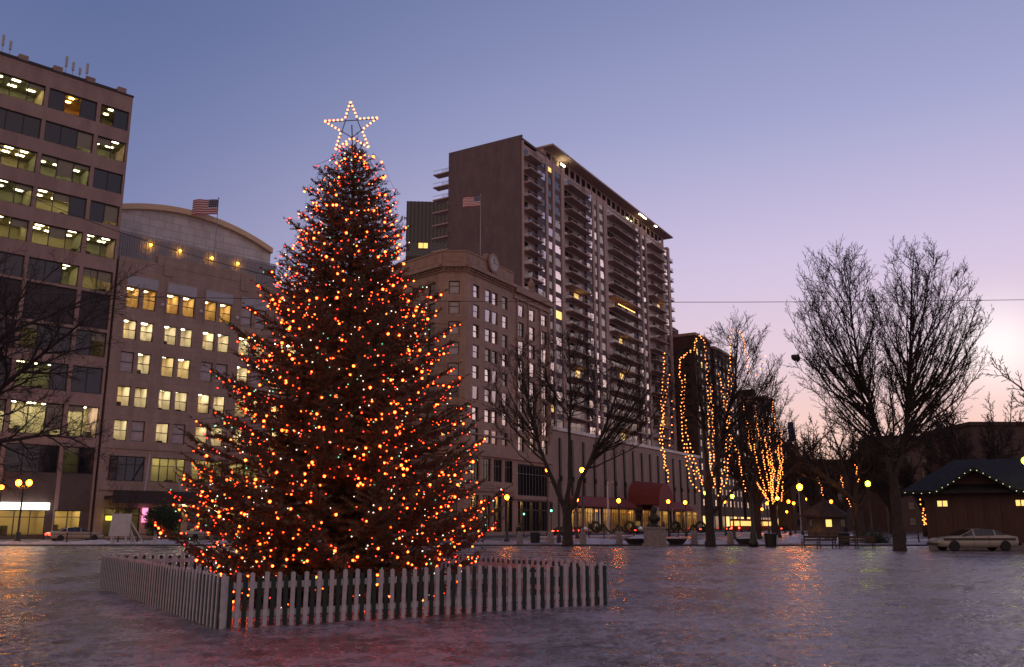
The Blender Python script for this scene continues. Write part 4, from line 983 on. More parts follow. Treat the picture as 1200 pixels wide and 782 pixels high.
# ------------------------------------------------------------------ picket fence, white and green pickets in turn
fA, fB, fC = Vector((-4.63, 14.5, 0)), Vector((1.98, 19.0, 0)), Vector((-11.0, 24.3, 0)); fD = fB + fC - fA
def picket(h, name, mat):
    def f():
        mb = MB(); w_ = .036; mb.box(-w_, w_, -.011, .011, 0, h - .02); mb.add([(-w_, -.011, h - .02), (w_, -.011, h - .02), (w_, .011, h - .02), (-w_, .011, h - .02), (0, -.011, h), (0, .011, h)], [(0, 1, 4), (2, 3, 5), (1, 2, 5, 4), (3, 0, 4, 5)]); return mb.mesh(name, mat)
    return cached(('pk', name), f)
for (a, b, lab, n) in ((fA, fB, 'front side of the low picket fence, white and green pickets in turn', 35), (fC, fA, 'left side of the low picket fence, running back from its near corner', 50),
                       (fD, fB, 'right side of the low picket fence seen from inside, ending at its right corner', 50), (fC, fD, 'far side of the low picket fence behind the spruce', 35)):
    d = b - a; Lf = d.length; t = thing('picket_fence', lab, 'fence', a, math.atan2(d.y, d.x), 'sides of the picket fence')
    out = -1
    if lab.startswith('right') or lab.startswith('far'): out = 1
    for z in (.16, .6):
        mb = MB(); x = 0
        mb.box(.01, Lf - .01, .012, .05, z, z + .1) if out < 0 else mb.box(.01, Lf - .01, -.05, -.012, z, z + .1); mb.build('rail', M['white'], t)
    for z in (0,):
        for x in (.05, Lf * .5, Lf - .05): MB().box(x - .04, x + .04, .051 * (1 if out < 0 else -1) - (0 if out < 0 else .08), .131 - (0 if out < 0 else .182 - .051 + .0), 0, .8).build('post', M['white'], t)
    p = Lf / n
    for i in range(n):
        h = g.uniform(-.012, .012); tl = g.gauss(0, .012)
        o = link('white_picket', picket(.86, 'white_picket', M['white']), t, (p * (i + .25), 0, .0 + h)); o.rotation_euler = (0, tl, 0)
        o = link('green_picket', picket(.80, 'green_picket', M['green']), t, (p * (i + .75), 0, .0 + h)); o.rotation_euler = (0, g.gauss(0, .012), 0)

# ------------------------------------------------------------------ lamps
def lamp(px, py, Y, mat, lab, r=.24, double=False, style='globe', col=None):
    r *= .84
    c = at(px, py, Y); t = thing('street_lamp', lab, 'street lamp', (c.x, Y, 0), 0, 'lit street lamps'); h = c.z
    mb = MB()
    if style == 'tall': mb.lathe([(.2, 0), (.2, .5), (.1, .6), (.06, h - .5)], 10)
    else: mb.lathe([(.28, 0), (.28, .25), (.19, .4), (.17, .9), (.09, 1.1), (.07, h - r - .25), (.13, h - r - .12), (.1, h - r)], 12)
    if double: mb.tube([(-.5, 0, h - r - .1), (-.25, 0, h - r - .3), (.25, 0, h - r - .3), (.5, 0, h - r - .1)], .05, 8)
    mb.build('pole', M['iron'], t, smooth=True)
    for x in ((-.47, .47) if double else (0,)):
        gl_ = MB(); gl_.lathe([(r * .45, -r), (r * .8, -r * .6), (r, 0), (r * .9, r * .5), (r * .5, r * .95), (.02, r * 1.05)], 12); gb = gl_.build('globe', mat, t, (x, 0, h), smooth=True)
        MB().lathe([(r * .3, 0), (r * .25, .08), (.04, .12), (.03, .3)], 8).build('finial', M['iron'], gb, (0, 0, r * 1.06))
    return t
lamp(28, 566, 79, M['sodiumbright'], 'lit double-headed lamp in front of the brown office block', .3, True)
lamp(2, 571, 92, M['sodiumdim'], 'dim orange lamp behind the double-headed one at the left edge', .28)
lamp(594, 583, 88, M['sodium'], 'bright orange lamp just right of the spruce', .27)
lamp(641, 551, 128, M['sodiumdim'], 'small tall orange lamp left of the forked tree trunk', .3, style='tall')
lamp(682, 551, 112, M['sodium'], 'tall orange street lamp seen between the limbs of the low forking tree', .36, style='tall')
lamp(676, 586, 118, M['sodiumdim'], 'small orange lamp just right of the forked tree trunk', .26)
lamp(725, 587, 106, M['sodium'], 'orange globe lamp before the maroon awning', .28)
lamp(783, 588, 138, M['sodium'], 'orange globe lamp right of the bust', .32)
lamp(803, 589, 145, M['sodium'], 'orange globe lamp between the bust and the lit tree trunk', .32)
lamp(849, 588, 150, M['sodiumdim'], 'small orange globe lamp right of the lit tree trunk', .3)
lamp(827, 578, 74, M['mercury'], 'greenish lamp at the trunk of the lit tree', .2)
lamp(858, 582, 100, M['mercury'], 'greenish globe lamp on the path right of the lit tree', .25)
lamp(888, 583, 112, M['mercury'], 'greenish globe lamp in the gap before the litter bin', .26)
lamp(911, 584, 125, M['mercury'], 'greenish globe lamp under the funnel of light strings', .28)
lamp(937, 571, 96, M['sodiumbright'], 'brightest orange lamp, left of the small hut', .38)
lamp(946, 585, 140, M['sodiumdim'], 'small orange lamp just right of the brightest lamp', .3)
lamp(924, 588, 150, M['sodium'], 'orange lamp at the end of the avenue left of the brightest lamp', .3)
lamp(899, 590, 155, M['sodiumdim'], 'far orange lamp in the avenue beneath the light strings', .3)
lamp(1017, 567, 88, M['mercury'], 'greenish globe lamp right of the benches', .3)
lamp(1201, 540, 58, M['mercury'], 'yellow-green lamp at the right edge over the kiosk roof', .26)
for px, py, Y in ((904, 576, 190), (917, 579, 210), (930, 590, 180), (951, 577, 170), (956, 590, 160), (974, 588, 165), (893, 597, 220), (922, 600, 240)):
    lamp(px, py, Y, M['sodiumdim'], 'one of the tiny far orange lamps clustered at the end of the avenue', .34, style='tall')
t = thing('ornate_lamp_post', 'black ornate lamp post standing beside the litter bin', 'lamp post', (ground_x(882, 69.5), 69.5, 0))
MB().lathe([(.36, 0), (.36, .35), (.28, .5), (.24, 1.0), (.13, 1.25), (.1, 3), (.09, 4.6), (.16, 4.75), (.12, 4.9)], 14).build('pole', M['iron'], t, smooth=True); MB().lathe([(.12, 0), (.3, .5), (.32, .55), (.1, .8), (.03, 1.1)], 12).build('lantern', M['iron'], t, (0, 0, 4.9))
t = thing('plain_post', 'plain dark pole left of the low forked tree trunk', 'pole', (ground_x(655, 80), 80, 0)); MB().lathe([(.2, 0), (.2, .6), (.1, .8), (.08, 5.6), (.02, 5.7)], 10).build('pole', M['iron'], t); MB().bar((0, 0, 5.3), (-.9, 0, 5.4), .07).build('arm', M['iron'], t)
t = thing('tall_pole', 'tall thin grey pole behind the small hut', 'pole', (ground_x(939, 118), 118, 0)); MB().lathe([(.14, 0), (.1, 7), (.05, 15.5)], 8).build('pole', M['steel'], t); MB().box(-.4, .4, -.03, .03, 12.6, 15.2).build('banner', M['blueflag'], t, (-.5, 0, 0))
t = thing('orange_lit_pole', 'bare steel pole lit orange before the maroon awning', 'pole', (ground_x(713, 120), 120, 0)); MB().lathe([(.16, 0), (.1, 7.4), (.02, 7.5)], 8).build('pole', M['steel'], t); MB().bar((0, 0, 7.2), (.9, 0, 7.35), .08).build('arm', M['steel'], t)
def signal(px, Y, lab, col):
    t = thing('traffic_light', lab, 'traffic light', (ground_x(px, Y), Y, 0), 0, 'traffic lights'); MB().lathe([(.12, 0), (.07, .4), (.06, 4.4)], 8).build('pole', M['iron'], t)
    MB().box(-.2, .2, -.2, .12, 3.1, 4.3).build('housing', M['iron'], t)
    for k, m_ in enumerate((M['tyre'], M['tyre'], col)): MB().ball((0, -.21, 4.1 - .38 * k), .13, 8, 6).build('lens', m_, t)
gsig = emit('green signal', (.2, 1, .6), 5)
signal(646, 108, 'traffic light showing green left of the forked trunk', gsig); signal(614, 140, 'far traffic light showing green between the spruce and the forked tree', gsig)

# ------------------------------------------------------------------ light strings on the avenue trees
def lstring(lab, pts, Y, bs=.055, step=.3, j=.1, mat=None):
    bs = min(bs, .075)
    w3 = [at(px, py, Y + (Y * .02) * g.uniform(-1, 1)) for px, py in pts]; t = thing('light_string', lab, 'light string', w3[0], 0, 'light strings on the avenue trees')
    w3 = [p - t.location for p in w3]; pos = []
    for a, b in zip(w3, w3[1:]):
        n = max(1, int((b - a).length / step)); pos += [a.lerp(b, i / n) + Vector((g.uniform(-j, j), g.uniform(-j, j), g.uniform(-j, j) * .4)) for i in range(n)]
    for p in pos[:100]: link('bulb', ico(bs, mat or M['warmbulb']), t, p)
    w_ = MB(); w_.tube(pos[:100], .008, 3, cap=False); w_.build('wire', M['wire'], t)
lstring('leftmost light string, dropping in front of the podium', [(778, 415), (776, 470), (774, 520), (781, 556)], 70)
lstring('light string close beside the leftmost one', [(783, 440), (778, 480), (777, 525), (785, 568)], 71)
lstring('short sparse light string right of the leftmost pair', [(789, 470), (787, 498), (785, 530)], 72, step=.6)
lstring('light string running down from a peak and then left, in the nearest lit tree', [(818, 394), (812, 410), (796, 421), (798, 450), (799, 490), (802, 530), (808, 560), (822, 580)], 69)
lstring('light string dropping straight from the peak in the nearest lit tree', [(820, 394), (827, 402), (829, 440), (831, 490), (831, 530), (838, 575)], 69)
lstring('short looping light string in the middle of the nearest lit tree', [(841, 438), (846, 455), (850, 480), (851, 505)], 70)
lstring('light string on the middle limb of the nearest lit tree', [(857, 386), (855, 420), (853, 470), (852, 520), (846, 560), (842, 585)], 70)
lstring('light string arching over the right limb of the nearest lit tree', [(857, 386), (868, 390), (874, 410), (878, 440)], 71)
lstring('faint light string at the right tips of the nearest lit tree', [(896, 417), (892, 432), (880, 448)], 72, step=.5)
lstring('light string low between the lit trunk and the lamp post', [(858, 510), (866, 535), (870, 560), (874, 580)], 84)
lstring('light string on the left side of the funnel of lights', [(884, 476), (888, 500), (893, 525), (897, 550), (902, 578)], 105, .1)
lstring('light string next to the left side of the funnel of lights', [(893, 486), (897, 515), (901, 545), (905, 580)], 106, .1)
lstring('light string on the right side of the funnel of lights', [(905, 468), (908, 500), (911, 520), (914, 540), (910, 578)], 108, .1)
lstring('light string crossing the middle of the funnel of lights', [(898, 536), (904, 545), (908, 552), (902, 565), (906, 588)], 104, .1, step=.3)
lstring('light string at the far right of the funnel of lights', [(909, 528), (916, 545), (918, 565), (915, 590)], 112, .1)
lstring('light string left below the funnel of lights', [(876, 540), (882, 556), (890, 570), (900, 586)], 110, .09)
lstring('second light string hugging the one that runs left from the peak', [(803, 440), (802, 480), (806, 525), (815, 565)], 70)
lstring('light string just right of the straight drop from the peak', [(833, 450), (836, 500), (836, 540), (832, 585)], 70)
lstring('light string beside the middle limb of the nearest lit tree', [(857, 440), (856, 490), (855, 530), (849, 575)], 70)
lstring('light string low at the left of the lit trunk', [(809, 520), (816, 548), (824, 570)], 69)
lstring('innermost light string of the funnel of lights', [(901, 500), (903, 530), (906, 560), (905, 592)], 106, .07)
lstring('light string on the outer left of the funnel of lights', [(880, 500), (885, 530), (892, 560), (901, 590)], 104, .07)
lstring('light string on the outer right of the funnel of lights', [(914, 500), (917, 535), (914, 560), (908, 590)], 108, .07)
lstring('small light string high between the lit tree and the funnel', [(871, 470), (876, 500), (880, 530)], 100, .07)
lstring('orange light string on the trunk left of the hut', [(958, 560), (962, 572), (966, 588)], 112, .06)
lstring('orange light string on the far trunk right of the hut', [(985, 556), (988, 570), (993, 585), (998, 596)], 112, .06)
lstring('orange light string on the dark trunk behind the benches', [(1003, 545), (1005, 562), (1004, 580)], 97, .055)
lstring('orange light string hanging at the left corner of the kiosk', [(1078, 586), (1081, 596), (1083, 606), (1085, 616)], 66, .05, step=.25)

# ------------------------------------------------------------------ kiosk, small hut
KY = 62.5
def kx(px): return ground_x(px, KY)
def kzp(py): return EYE + (616 - py) / (F / cp) * KY * .985
KA = R(-25); k0 = kx(1066); t = thing('kiosk', 'brown kiosk with grey hipped roof, gable trimmed with small lights and two small lit windows', 'kiosk', (k0, KY, 0), KA)
def ux(px): r_ = (px - 600) / (F / cp); return (r_ * KY - k0) / (math.cos(KA) - r_ * math.sin(KA))
KW = ux(1290); ez = kzp(576); rz = kzp(536); gpk = kzp(553)
wins = [(ux(1100), ux(1114), kzp(595), kzp(586.5)), (ux(1192.5), ux(1206.5), kzp(595), kzp(586.5))]
mb = MB(); wall_open(mb, ux(1086), ux(1280), 0, ez, wins, .15); mb.box(ux(1086), ux(1280), .9, 8, 0, ez - .01); mb.quad((ux(1086), 0, 0), (ux(1086), 0, ez), (ux(1086), 1, ez), (ux(1086), 1, 0))
gx = ux(1147); gh = 2.1; mb.add([(gx - gh, -.01, ez + .001), (gx + gh, -.01, ez + .001), (gx, -.01, gpk)], [(0, 1, 2)]); mb.build('wall', M['kioskwall'], t)
mb = MB(); e0, e1 = ux(1060), ux(1300)
mb.add([(e0, -.9, ez), (e1, -.9, ez), (e1, 9, ez), (e0, 9, ez), (e0 + 3.6, 4, rz), (e1 - 3.6, 4, rz), (e0, -.9, ez - .22), (e1, -.9, ez - .22), (e0, 9, ez - .22)], [(0, 1, 5, 4), (2, 3, 4, 5), (0, 4, 3), (1, 2, 5), (6, 7, 1, 0), (8, 6, 0, 3)])
mb.build('roof', M['slate'], t)
mb = MB(); go = .45
mb.add([(gx - gh - go, -1.2, ez - .1), (gx, -1.2, gpk + .2), (gx + gh + go, -1.2, ez - .1), (gx - gh - go, 3.0, ez - .1), (gx, 3.0, gpk + .2), (gx + gh + go, 3.0, ez - .1),
        (gx - gh - go, -1.2, ez - .32), (gx, -1.2, gpk - .04), (gx + gh + go, -1.2, ez - .32)], [(0, 1, 4, 3), (1, 2, 5, 4), (6, 7, 1, 0), (7, 8, 2, 1), (6, 3, 4, 7), (7, 4, 5, 8)])
mb.build('gable_roof', M['slate'], t)
for x0, x1 in ((1092, 1096), (1118, 1122), (1136, 1140), (1156, 1160), (1176, 1180)): MB().box(ux(x0), ux(x1), -.06, -.003, .3, ez - .25).build('pilaster', M['brick'], t)
for (a, b, c, d) in wins: add_window(t, a, c, b - a, d - c, .05, [M['winyellow']] * 2, bw=.06)
MB().box(ux(1086), ux(1280), -.09, -.002, 0, .45).build('plinth', M['granite'], t)
ls = thing('light_string', 'row of small pale bulbs along the kiosk eave and gable', 'light string', (k0, KY, 0), KA)
epts = [Vector((e0, -.95, ez - .12)), Vector((gx - gh - go, -1.25, ez - .2)), Vector((gx, -1.25, gpk + .06)), Vector((gx + gh + go, -1.25, ez - .2)), Vector((e1, -.95, ez - .12))]; pos = []
for a, b in zip(epts, epts[1:]):
    n = max(1, int((b - a).length / .42)); pos += [a.lerp(b, (i + .5) / n) + Vector((0, -.03, g.uniform(-.04, .04))) for i in range(n)]
pal = emit('pale kiosk bulb', (.8, .95, .5), 1.0)
for p in pos: link('bulb', ico(.034, pal), ls, p)
MB().tube(pos, .01, 3).build('wire', M['wire'], ls)
hx = ground_x(967, 100); t = thing('hut', 'small hexagonal hut with a dark tented roof beyond the benches', 'hut', (hx, 100, 0))
MB().lathe([(2.0, 0), (2.0, 2.6)], 6).build('wall', M['hutwall'], t); MB().lathe([(2.9, 2.5), (2.8, 2.75), (1.6, 3.5), (.3, 4.3), (.05, 4.8)], 6).build('roof', M['slate'], t)
for a in (R(-100), R(-160), R(-40)):
    o = add_window(t, 0, 0, .8, .9, 0, [M['winyellow'] if a == R(-100) else M['glass']], bw=.07); o.location = (1.8 * math.cos(a) - .3, 1.8 * math.sin(a) - .05, 1.4)

# ------------------------------------------------------------------ cars
def sedan_meshes():
    st = [(-2.65, .42, .62, .64, .60), (-2.5, .30, .90, .91, .80), (-1.85, .24, .98, 1.0, .88), (-1.0, .24, .97, 1.35, .90), (-.3, .24, .95, 1.40, .90), (.25, .24, .94, 1.36, .90), (1.2, .24, .91, .94, .90), (2.2, .26, .82, .83, .86), (2.6, .34, .66, .68, .72)]
    mb = MB(); gl_ = MB(); n = 10; vs = []
    for (x, zb, zt, zr, w_) in st:
        cab = zr - zt > .2; wr = w_ * (.74 if cab else .9)
        half = [(w_ * .86, zb), (w_, zb + .18), (w_ * 1.0, (zb + zt) / 2), (w_ * .95, zt), (wr, zr)]
        vs += [(x, y, z) for y, z in half] + [(x, -y, z) for y, z in reversed(half)]
    fs = []
    for i in range(len(st) - 1):
        for k in range(n): fs.append((i * n + k, i * n + (k + 1) % n, (i + 1) * n + (k + 1) % n, (i + 1) * n + k))
    fs += [tuple(range(n))[::-1], tuple(range((len(st) - 1) * n, len(st) * n))]
    mb.add(vs, fs)
    V = lambda i, k: Vector(vs[i * n + k])
    def pane(a, b, c, d, ins=.035):
        ce = (a + b + c + d) / 4; q = [p.lerp(ce, ins) for p in (a, b, c, d)]; nm = (q[1] - q[0]).cross(q[2] - q[0]).normalized()
        if nm.dot(ce - Vector((0, 0, .9))) < 0: nm = -nm
        gl_.quad(*[p + nm * .02 for p in q])
    for i in (3, 4):
        pane(V(i, 3), V(i + 1, 3), V(i + 1, 4), V(i, 4)); pane(V(i, 6), V(i + 1, 6), V(i + 1, 5), V(i, 5))
    pane(V(2, 4), V(2, 5), V(3, 5), V(3, 4), .1); pane(V(5, 4), V(5, 5), V(6, 5), V(6, 4), .1)
    pane(V(2, 3), V(3, 3), V(3, 4), V(2, 4), .22); pane(V(2, 6), V(3, 6), V(3, 5), V(2, 5), .22); pane(V(5, 3), V(6, 3), V(6, 4), V(5, 4), .22); pane(V(5, 6), V(6, 6), V(6, 5), V(5, 5), .22)
    return mb, gl_
_sb, _sg = sedan_meshes()
ty = MB(); ty.lathe([(.21, -.1), (.31, -.11), (.335, -.07), (.335, .07), (.31, .11), (.21, .1)], 20); TYRE = ty.mesh('tyre', M['tyre'], True)
ri = MB(); ri.lathe([(.2, -.06), (.2, .06), (.06, .075), (.05, .03)], 12); RIM = ri.mesh('rim', M['rim'])
TAIL = {k: MB().box(0, .05, -.2, .2, 0, .14).mesh('taillight', M[k]) for k in ('tail', 'tailoff')}
HEAD = MB().box(0, .05, -.2, .2, 0, .13).mesh('headlight', M['head'])
GL = _sg.mesh('windows', M['carglass'])
def sedan(lab, loc, rot, paint, braking=False, stripe=False, group='cars on the street'):
    t = thing('parked_car' if not braking else 'car', lab, 'car', loc, rot, group)
    me = cached(('car', paint), lambda: _sb.mesh('body', CARC[paint], True)); link('body', me, t); link('windows', GL, t)
    for x in (-1.62, 1.62):
        for s_ in (-1, 1):
            wq = link('wheel', TYRE, t, (x, s_ * .82, .335)); wq.rotation_euler = (R(90), 0, 0); link('rim', RIM, wq)
    for s_ in (-1, 1):
        link('taillight', TAIL['tail' if braking else 'tailoff'], t, (-2.63, s_ * .52, .66)); link('headlight', HEAD, t, (2.5, s_ * .55, .58))
    MB().box(-2.62, -2.72, -.8, .8, .36, .52).build('bumper', M['frame'], t); MB().box(2.58, 2.68, -.72, .72, .34, .5).build('bumper', M['frame'], t)
    for s_ in (-1, 1): MB().box(.85, 1.0, min(s_ * .92, s_ * 1.08), max(s_ * .92, s_ * 1.08), .96, 1.08).build('mirror', M['frame'], t)
    for x in (-.62, .38):
        for s_ in (-1, 1): MB().box(x, x + .016, min(s_ * .89, s_ * .907), max(s_ * .89, s_ * .907), .32, .94).build('door_seam', M['frame'], t)
    if stripe:
        for s_ in (-1, 1): MB().box(-2.3, 2.3, min(s_ * .893, s_ * .912), max(s_ * .893, s_ * .912), .68, .82).build('side_stripe', M['frame'], t)
    return t
sedan('white sedan with a dark side stripe parked by the kiosk', (ground_x(1138, 58.3), 58.3, 0), math.pi, 'white', False, True)
def street(s, off, lab, paint, br=True, flip=False): return sedan(lab, FR.pt(s, -off, .02), FR.a + (math.pi if flip else 0), paint, br)
street(8, 14, 'dark car with red tail lights crossing before the corner building', 'dark'); street(22, 10.5, 'red car with lit tail lights at the foot of the corner building', 'red'); street(38, 14.5, 'car with lit tail lights behind the forked tree trunk', 'dark')
street(57, 8, 'pale parked car behind the wreaths before the maroon awning', 'white', False); street(66, 8, 'second parked car before the awning, silver', 'silver', False); street(80, 14, 'blue car with tail lights lit just right of the bust', 'blue')
street(92, 10.5, 'red car with tail lights lit left of the lit tree trunk', 'red'); street(116, 9, 'car with lit tail lights right of the lit tree trunk', 'dark'); street(128, 10.5, 'red car far down the avenue with tail lights lit', 'red')
street(150, 14, 'dark car far down the avenue, tail lights lit', 'dark'); street(170, 10.5, 'farthest car in the avenue with tail lights lit', 'silver')
sedan('pale car passing the bright shop window at the far left', FL.pt(-4.5, -9, .02), FL.a, 'beige', True); sedan('car with red tail lights behind the white board', FL.pt(9, -10, .02), FL.a, 'white', True); sedan('red car with lit tail lights seen under the spruce', FL.pt(18, -10, .02), FL.a, 'red', True)
# bus at the far end of the street
bp = FR.pt(103, -14, .02); t = thing('bus', 'red bus with lit windows far down the street behind the lit tree', 'bus', bp, FR.a)
mb = MB(); mb.box(0, 11, -1.25, 1.25, .4, 3.1); mb.box(.15, 10.85, -1.1, 1.1, 3.1, 3.25); mb.build('body', CARC['red'], t)
for s_ in (-1, 1):
    for i in range(6): MB().box(.6 + 1.7 * i, 2.1 + 1.7 * i, min(s_ * 1.252, s_ * 1.27), max(s_ * 1.252, s_ * 1.27), 1.5, 2.7).build('window', M['winyellow'], t)
MB().box(-.03, -.002, -1.1, 1.1, 1.5, 2.7).build('rear_window', M['winyellow'], t)
for s_ in (-1, 1): MB().box(-.05, -.003, s_ * .95 - .15, s_ * .95 + .15, .8, 1.2).build('taillight', M['tail'], t)
for x in (2, 8.5):
    for s_ in (-1, 1): o = link('wheel', TYRE, t, (x, s_ * 1.15, .48)); o.scale = (1.4,) * 3; o.rotation_euler = (R(90), 0, 0)

copy_thing(t, FR.pt(140, -9.5, .02), FR.a, 'second bus with lit windows, farther down the avenue under the funnel of lights')
# ------------------------------------------------------------------ street furniture
def bench(loc, rot, lab):
    t = thing('park_bench', lab, 'bench', loc, rot, 'park benches'); Lb = 2.5
    for i in range(4): pass
    MB().box(-Lb / 2, Lb / 2, -.02, .1, .42, .46).box(-Lb / 2, Lb / 2, .13, .25, .42, .46).box(-Lb / 2, Lb / 2, .28, .4, .42, .46).build('seat', M['wood'], t)
    MB().box(-Lb / 2, Lb / 2, -.12, -.08, .52, .66).box(-Lb / 2, Lb / 2, -.16, -.12, .72, .88).build('backrest', M['wood'], t)
    for x in (-1.15, 0, 1.15):
        mb = MB(); mb.bar((x, -.17, .9), (x, -.02, .42), .06); mb.bar((x, -.02, .44), (x, -.14, 0), .06); mb.bar((x, .36, .41), (x, .44, 0), .06); mb.bar((x, -.02, .39), (x, .4, .39), .05); mb.bar((x, -.06, .66), (x, .38, .66), .05); mb.bar((x, .36, .66), (x, .36, .42), .05); mb.build('leg', M['iron'], t)
    return t
b1 = bench((ground_x(959, 64.5), 64.5, 0), R(6), 'park bench seen from behind, nearer the litter bin under the brightest lamp'); copy_thing(b1, (ground_x(1003, 63.5), 63.5, 0), R(-3), 'park bench seen from behind, beside the twin-stemmed tree')
def binn(px, Y, lab):
    t = thing('litter_bin', lab, 'litter bin', (ground_x(px, Y), Y, 0), 0, 'litter bins'); mb = MB(); mb.lathe([(.36, 0), (.42, .9), (.44, .95)], 14)
    for k in range(14): a = 2 * math.pi * k / 14; mb.bar((.385 * math.cos(a), .385 * math.sin(a), .03), (.445 * math.cos(a), .445 * math.sin(a), .92), .05, .02)
    mb.build('body', M['trash'], t); MB().lathe([(.46, .951), (.46, 1.0), (.3, 1.04), (.3, 1.0)], 14).build('rim', M['iron'], t)
binn(902, 68.5, 'dark litter bin beside the black ornate lamp post'); binn(627, 79, 'dark litter bin left of the low forked tree'); binn(988, 75, 'dark litter bin behind the gap between the benches')
bl = thing('bollard', 'squat stone bollard farthest left, right of the spruce', 'bollard', (ground_x(609, 76), 76, 0), 0, 'stone bollards'); MB().lathe([(.3, 0), (.28, .1), (.25, .95), (.18, 1.08), (.02, 1.12)], 12).build('shaft', M['granite'], bl, smooth=False)
MB().lathe([(.33, 0), (.33, .12)], 12).build('base', M['granite'], bl)
for px, lab in ((645, 'stone bollard just left of the low forked tree trunk'), (683, 'stone bollard just right of the low forked tree trunk'), (725, 'stone bollard left of the bust on its pedestal'), (813, 'stone bollard left of the lit tree trunk'), (855, 'stone bollard between the lit tree trunk and the ornate lamp post')): copy_thing(bl, (ground_x(px, 75), 75, 0), 0, lab)
pc = ground_x(767, 71.5); t = thing('bust_monument', 'dark bronze bust on a broad stone pedestal', 'monument', (pc, 71.5, 0))
MB().box(-.95, .95, -.7, .7, 0, .22).box(-.8, .8, -.58, .58, .221, 1.35).box(-.88, .88, -.66, .66, 1.351, 1.5).build('pedestal', M['granite'], t)
mb = MB(); mb.lathe([(.5, 0), (.52, .06), (.34, .12), (.2, .22), (.24, .3), (.42, .48), (.5, .66), (.44, .82), (.2, .92), (.13, 1.0), (.14, 1.06), (.2, 1.16), (.225, 1.3), (.2, 1.45), (.1, 1.55), (.01, 1.57)], 16); mb.v = [(x, y * .72, z) for x, y, z in mb.v]
mb.add([(-.03, -.15, 1.34), (.03, -.15, 1.34), (.045, -.15, 1.22), (-.045, -.15, 1.22), (0, -.22, 1.23)], [(0, 1, 4), (1, 2, 4), (2, 3, 4), (3, 0, 4)]); mb.build('bust', M['bronze'], t, (0, 0, 1.5), smooth=True)
def planter(px, Y, lab, r=1.0):
    t = thing('planter', lab, 'planter', (ground_x(px, Y), Y, 0), 0, 'round stone planters'); MB().lathe([(r * .6, 0), (r * .62, .1), (r, .5), (r * 1.05, .55), (r * .95, .56), (r * .9, .5)], 20).build('bowl', M['pot'], t, smooth=False); MB().lathe([(r * .88, 0), (r * .6, .14), (.05, .2)], 16).build('snow_cap', M['snow'], t, (0, 0, .46))
planter(745, 74.5, 'low dark planter just left of the bust', 1.0); planter(792, 74.5, 'low dark planter just right of the bust', .9); planter(872, 74, 'low dark planter left of the ornate lamp post', .8)
# garland rail with wreaths
def wreath(px, Y, lab, r=.55):
    t = thing('wreath', lab, 'wreath', (ground_x(px, Y), Y, 1.45), 0, 'wreaths on the street rail'); mb = MB(); gg = random.Random(px)
    for i in range(420):
        a = gg.uniform(0, 6.28); b = gg.uniform(0, 6.28); rr_ = .15; c = Vector((math.cos(a) * (r + rr_ * math.cos(b)), rr_ * math.sin(b), math.sin(a) * (r + rr_ * math.cos(b)))); d = Vector((gg.gauss(0, 1), gg.gauss(0, 1), gg.gauss(0, 1))).normalized() * .16; e_ = d.orthogonal().normalized() * .025
        mb.add([c - e_, c + e_, c + d], [(0, 1, 2)])
    mb.tube([(r * math.cos(k * .3142), 0, r * math.sin(k * .3142)) for k in range(21)], .13, 8); mb.build('ring', M['hedge'], t)
    MB().ball((0, -.17, -r), .14, 8, 6).build('bow', CARC['red'], t)
for px, lab in ((698, 'wreath on the rail right of the forked trunk'), (738, 'wreath on the rail left of the bust'), (792, 'wreath on the rail right of the bust'), (821, 'wreath on the rail left of the lit tree trunk')): wreath(px, 112, lab)
x0, x1 = ground_x(690, 112.4), ground_x(830, 112.4); t = thing('railing', 'low street railing with swags of garland between the wreaths', 'railing', (x0, 112.4, 0)); Wd = x1 - x0; npst = 8
for i in range(npst + 1): MB().lathe([(.07, 0), (.06, 1.9), (.09, 1.95), (.02, 2.05)], 8).build('post', M['iron'], t, (Wd * i / npst, 0, 0))
for z in (.5, 1.05): MB().bar((0, 0, z), (Wd, 0, z), .05).build('rail', M['iron'], t)
for i in range(npst):
    a, b = Wd * i / npst, Wd * (i + 1) / npst; MB().tube([(a + (b - a) * k / 8, -.08, 1.75 - 1.0 * math.sin(math.pi * k / 8)) for k in range(9)], .11, 6).build('garland', M['hedge'], t)
# low iron rail at the left and right park edge
def low_rail(xa, xb, Y, n, lab):
    t = thing('low_railing', lab, 'railing', (xa, Y, 0), 0, 'low park railings'); Wd = xb - xa
    for i in range(n + 1): MB().box(Wd * i / n - .05, Wd * i / n + .05, -.05, .05, 0, 1.0).build('post', M['iron'], t)
    for z in (.45, .85): MB().bar((0, 0, z), (Wd, 0, z), .06).build('rail', M['iron'], t)
low_rail(ground_x(-30, 80), ground_x(300, 80), 80, 12, 'low black railing along the snow bank on the left'); low_rail(ground_x(940, 84), ground_x(1075, 84), 84, 9, 'low railing beyond the park benches')
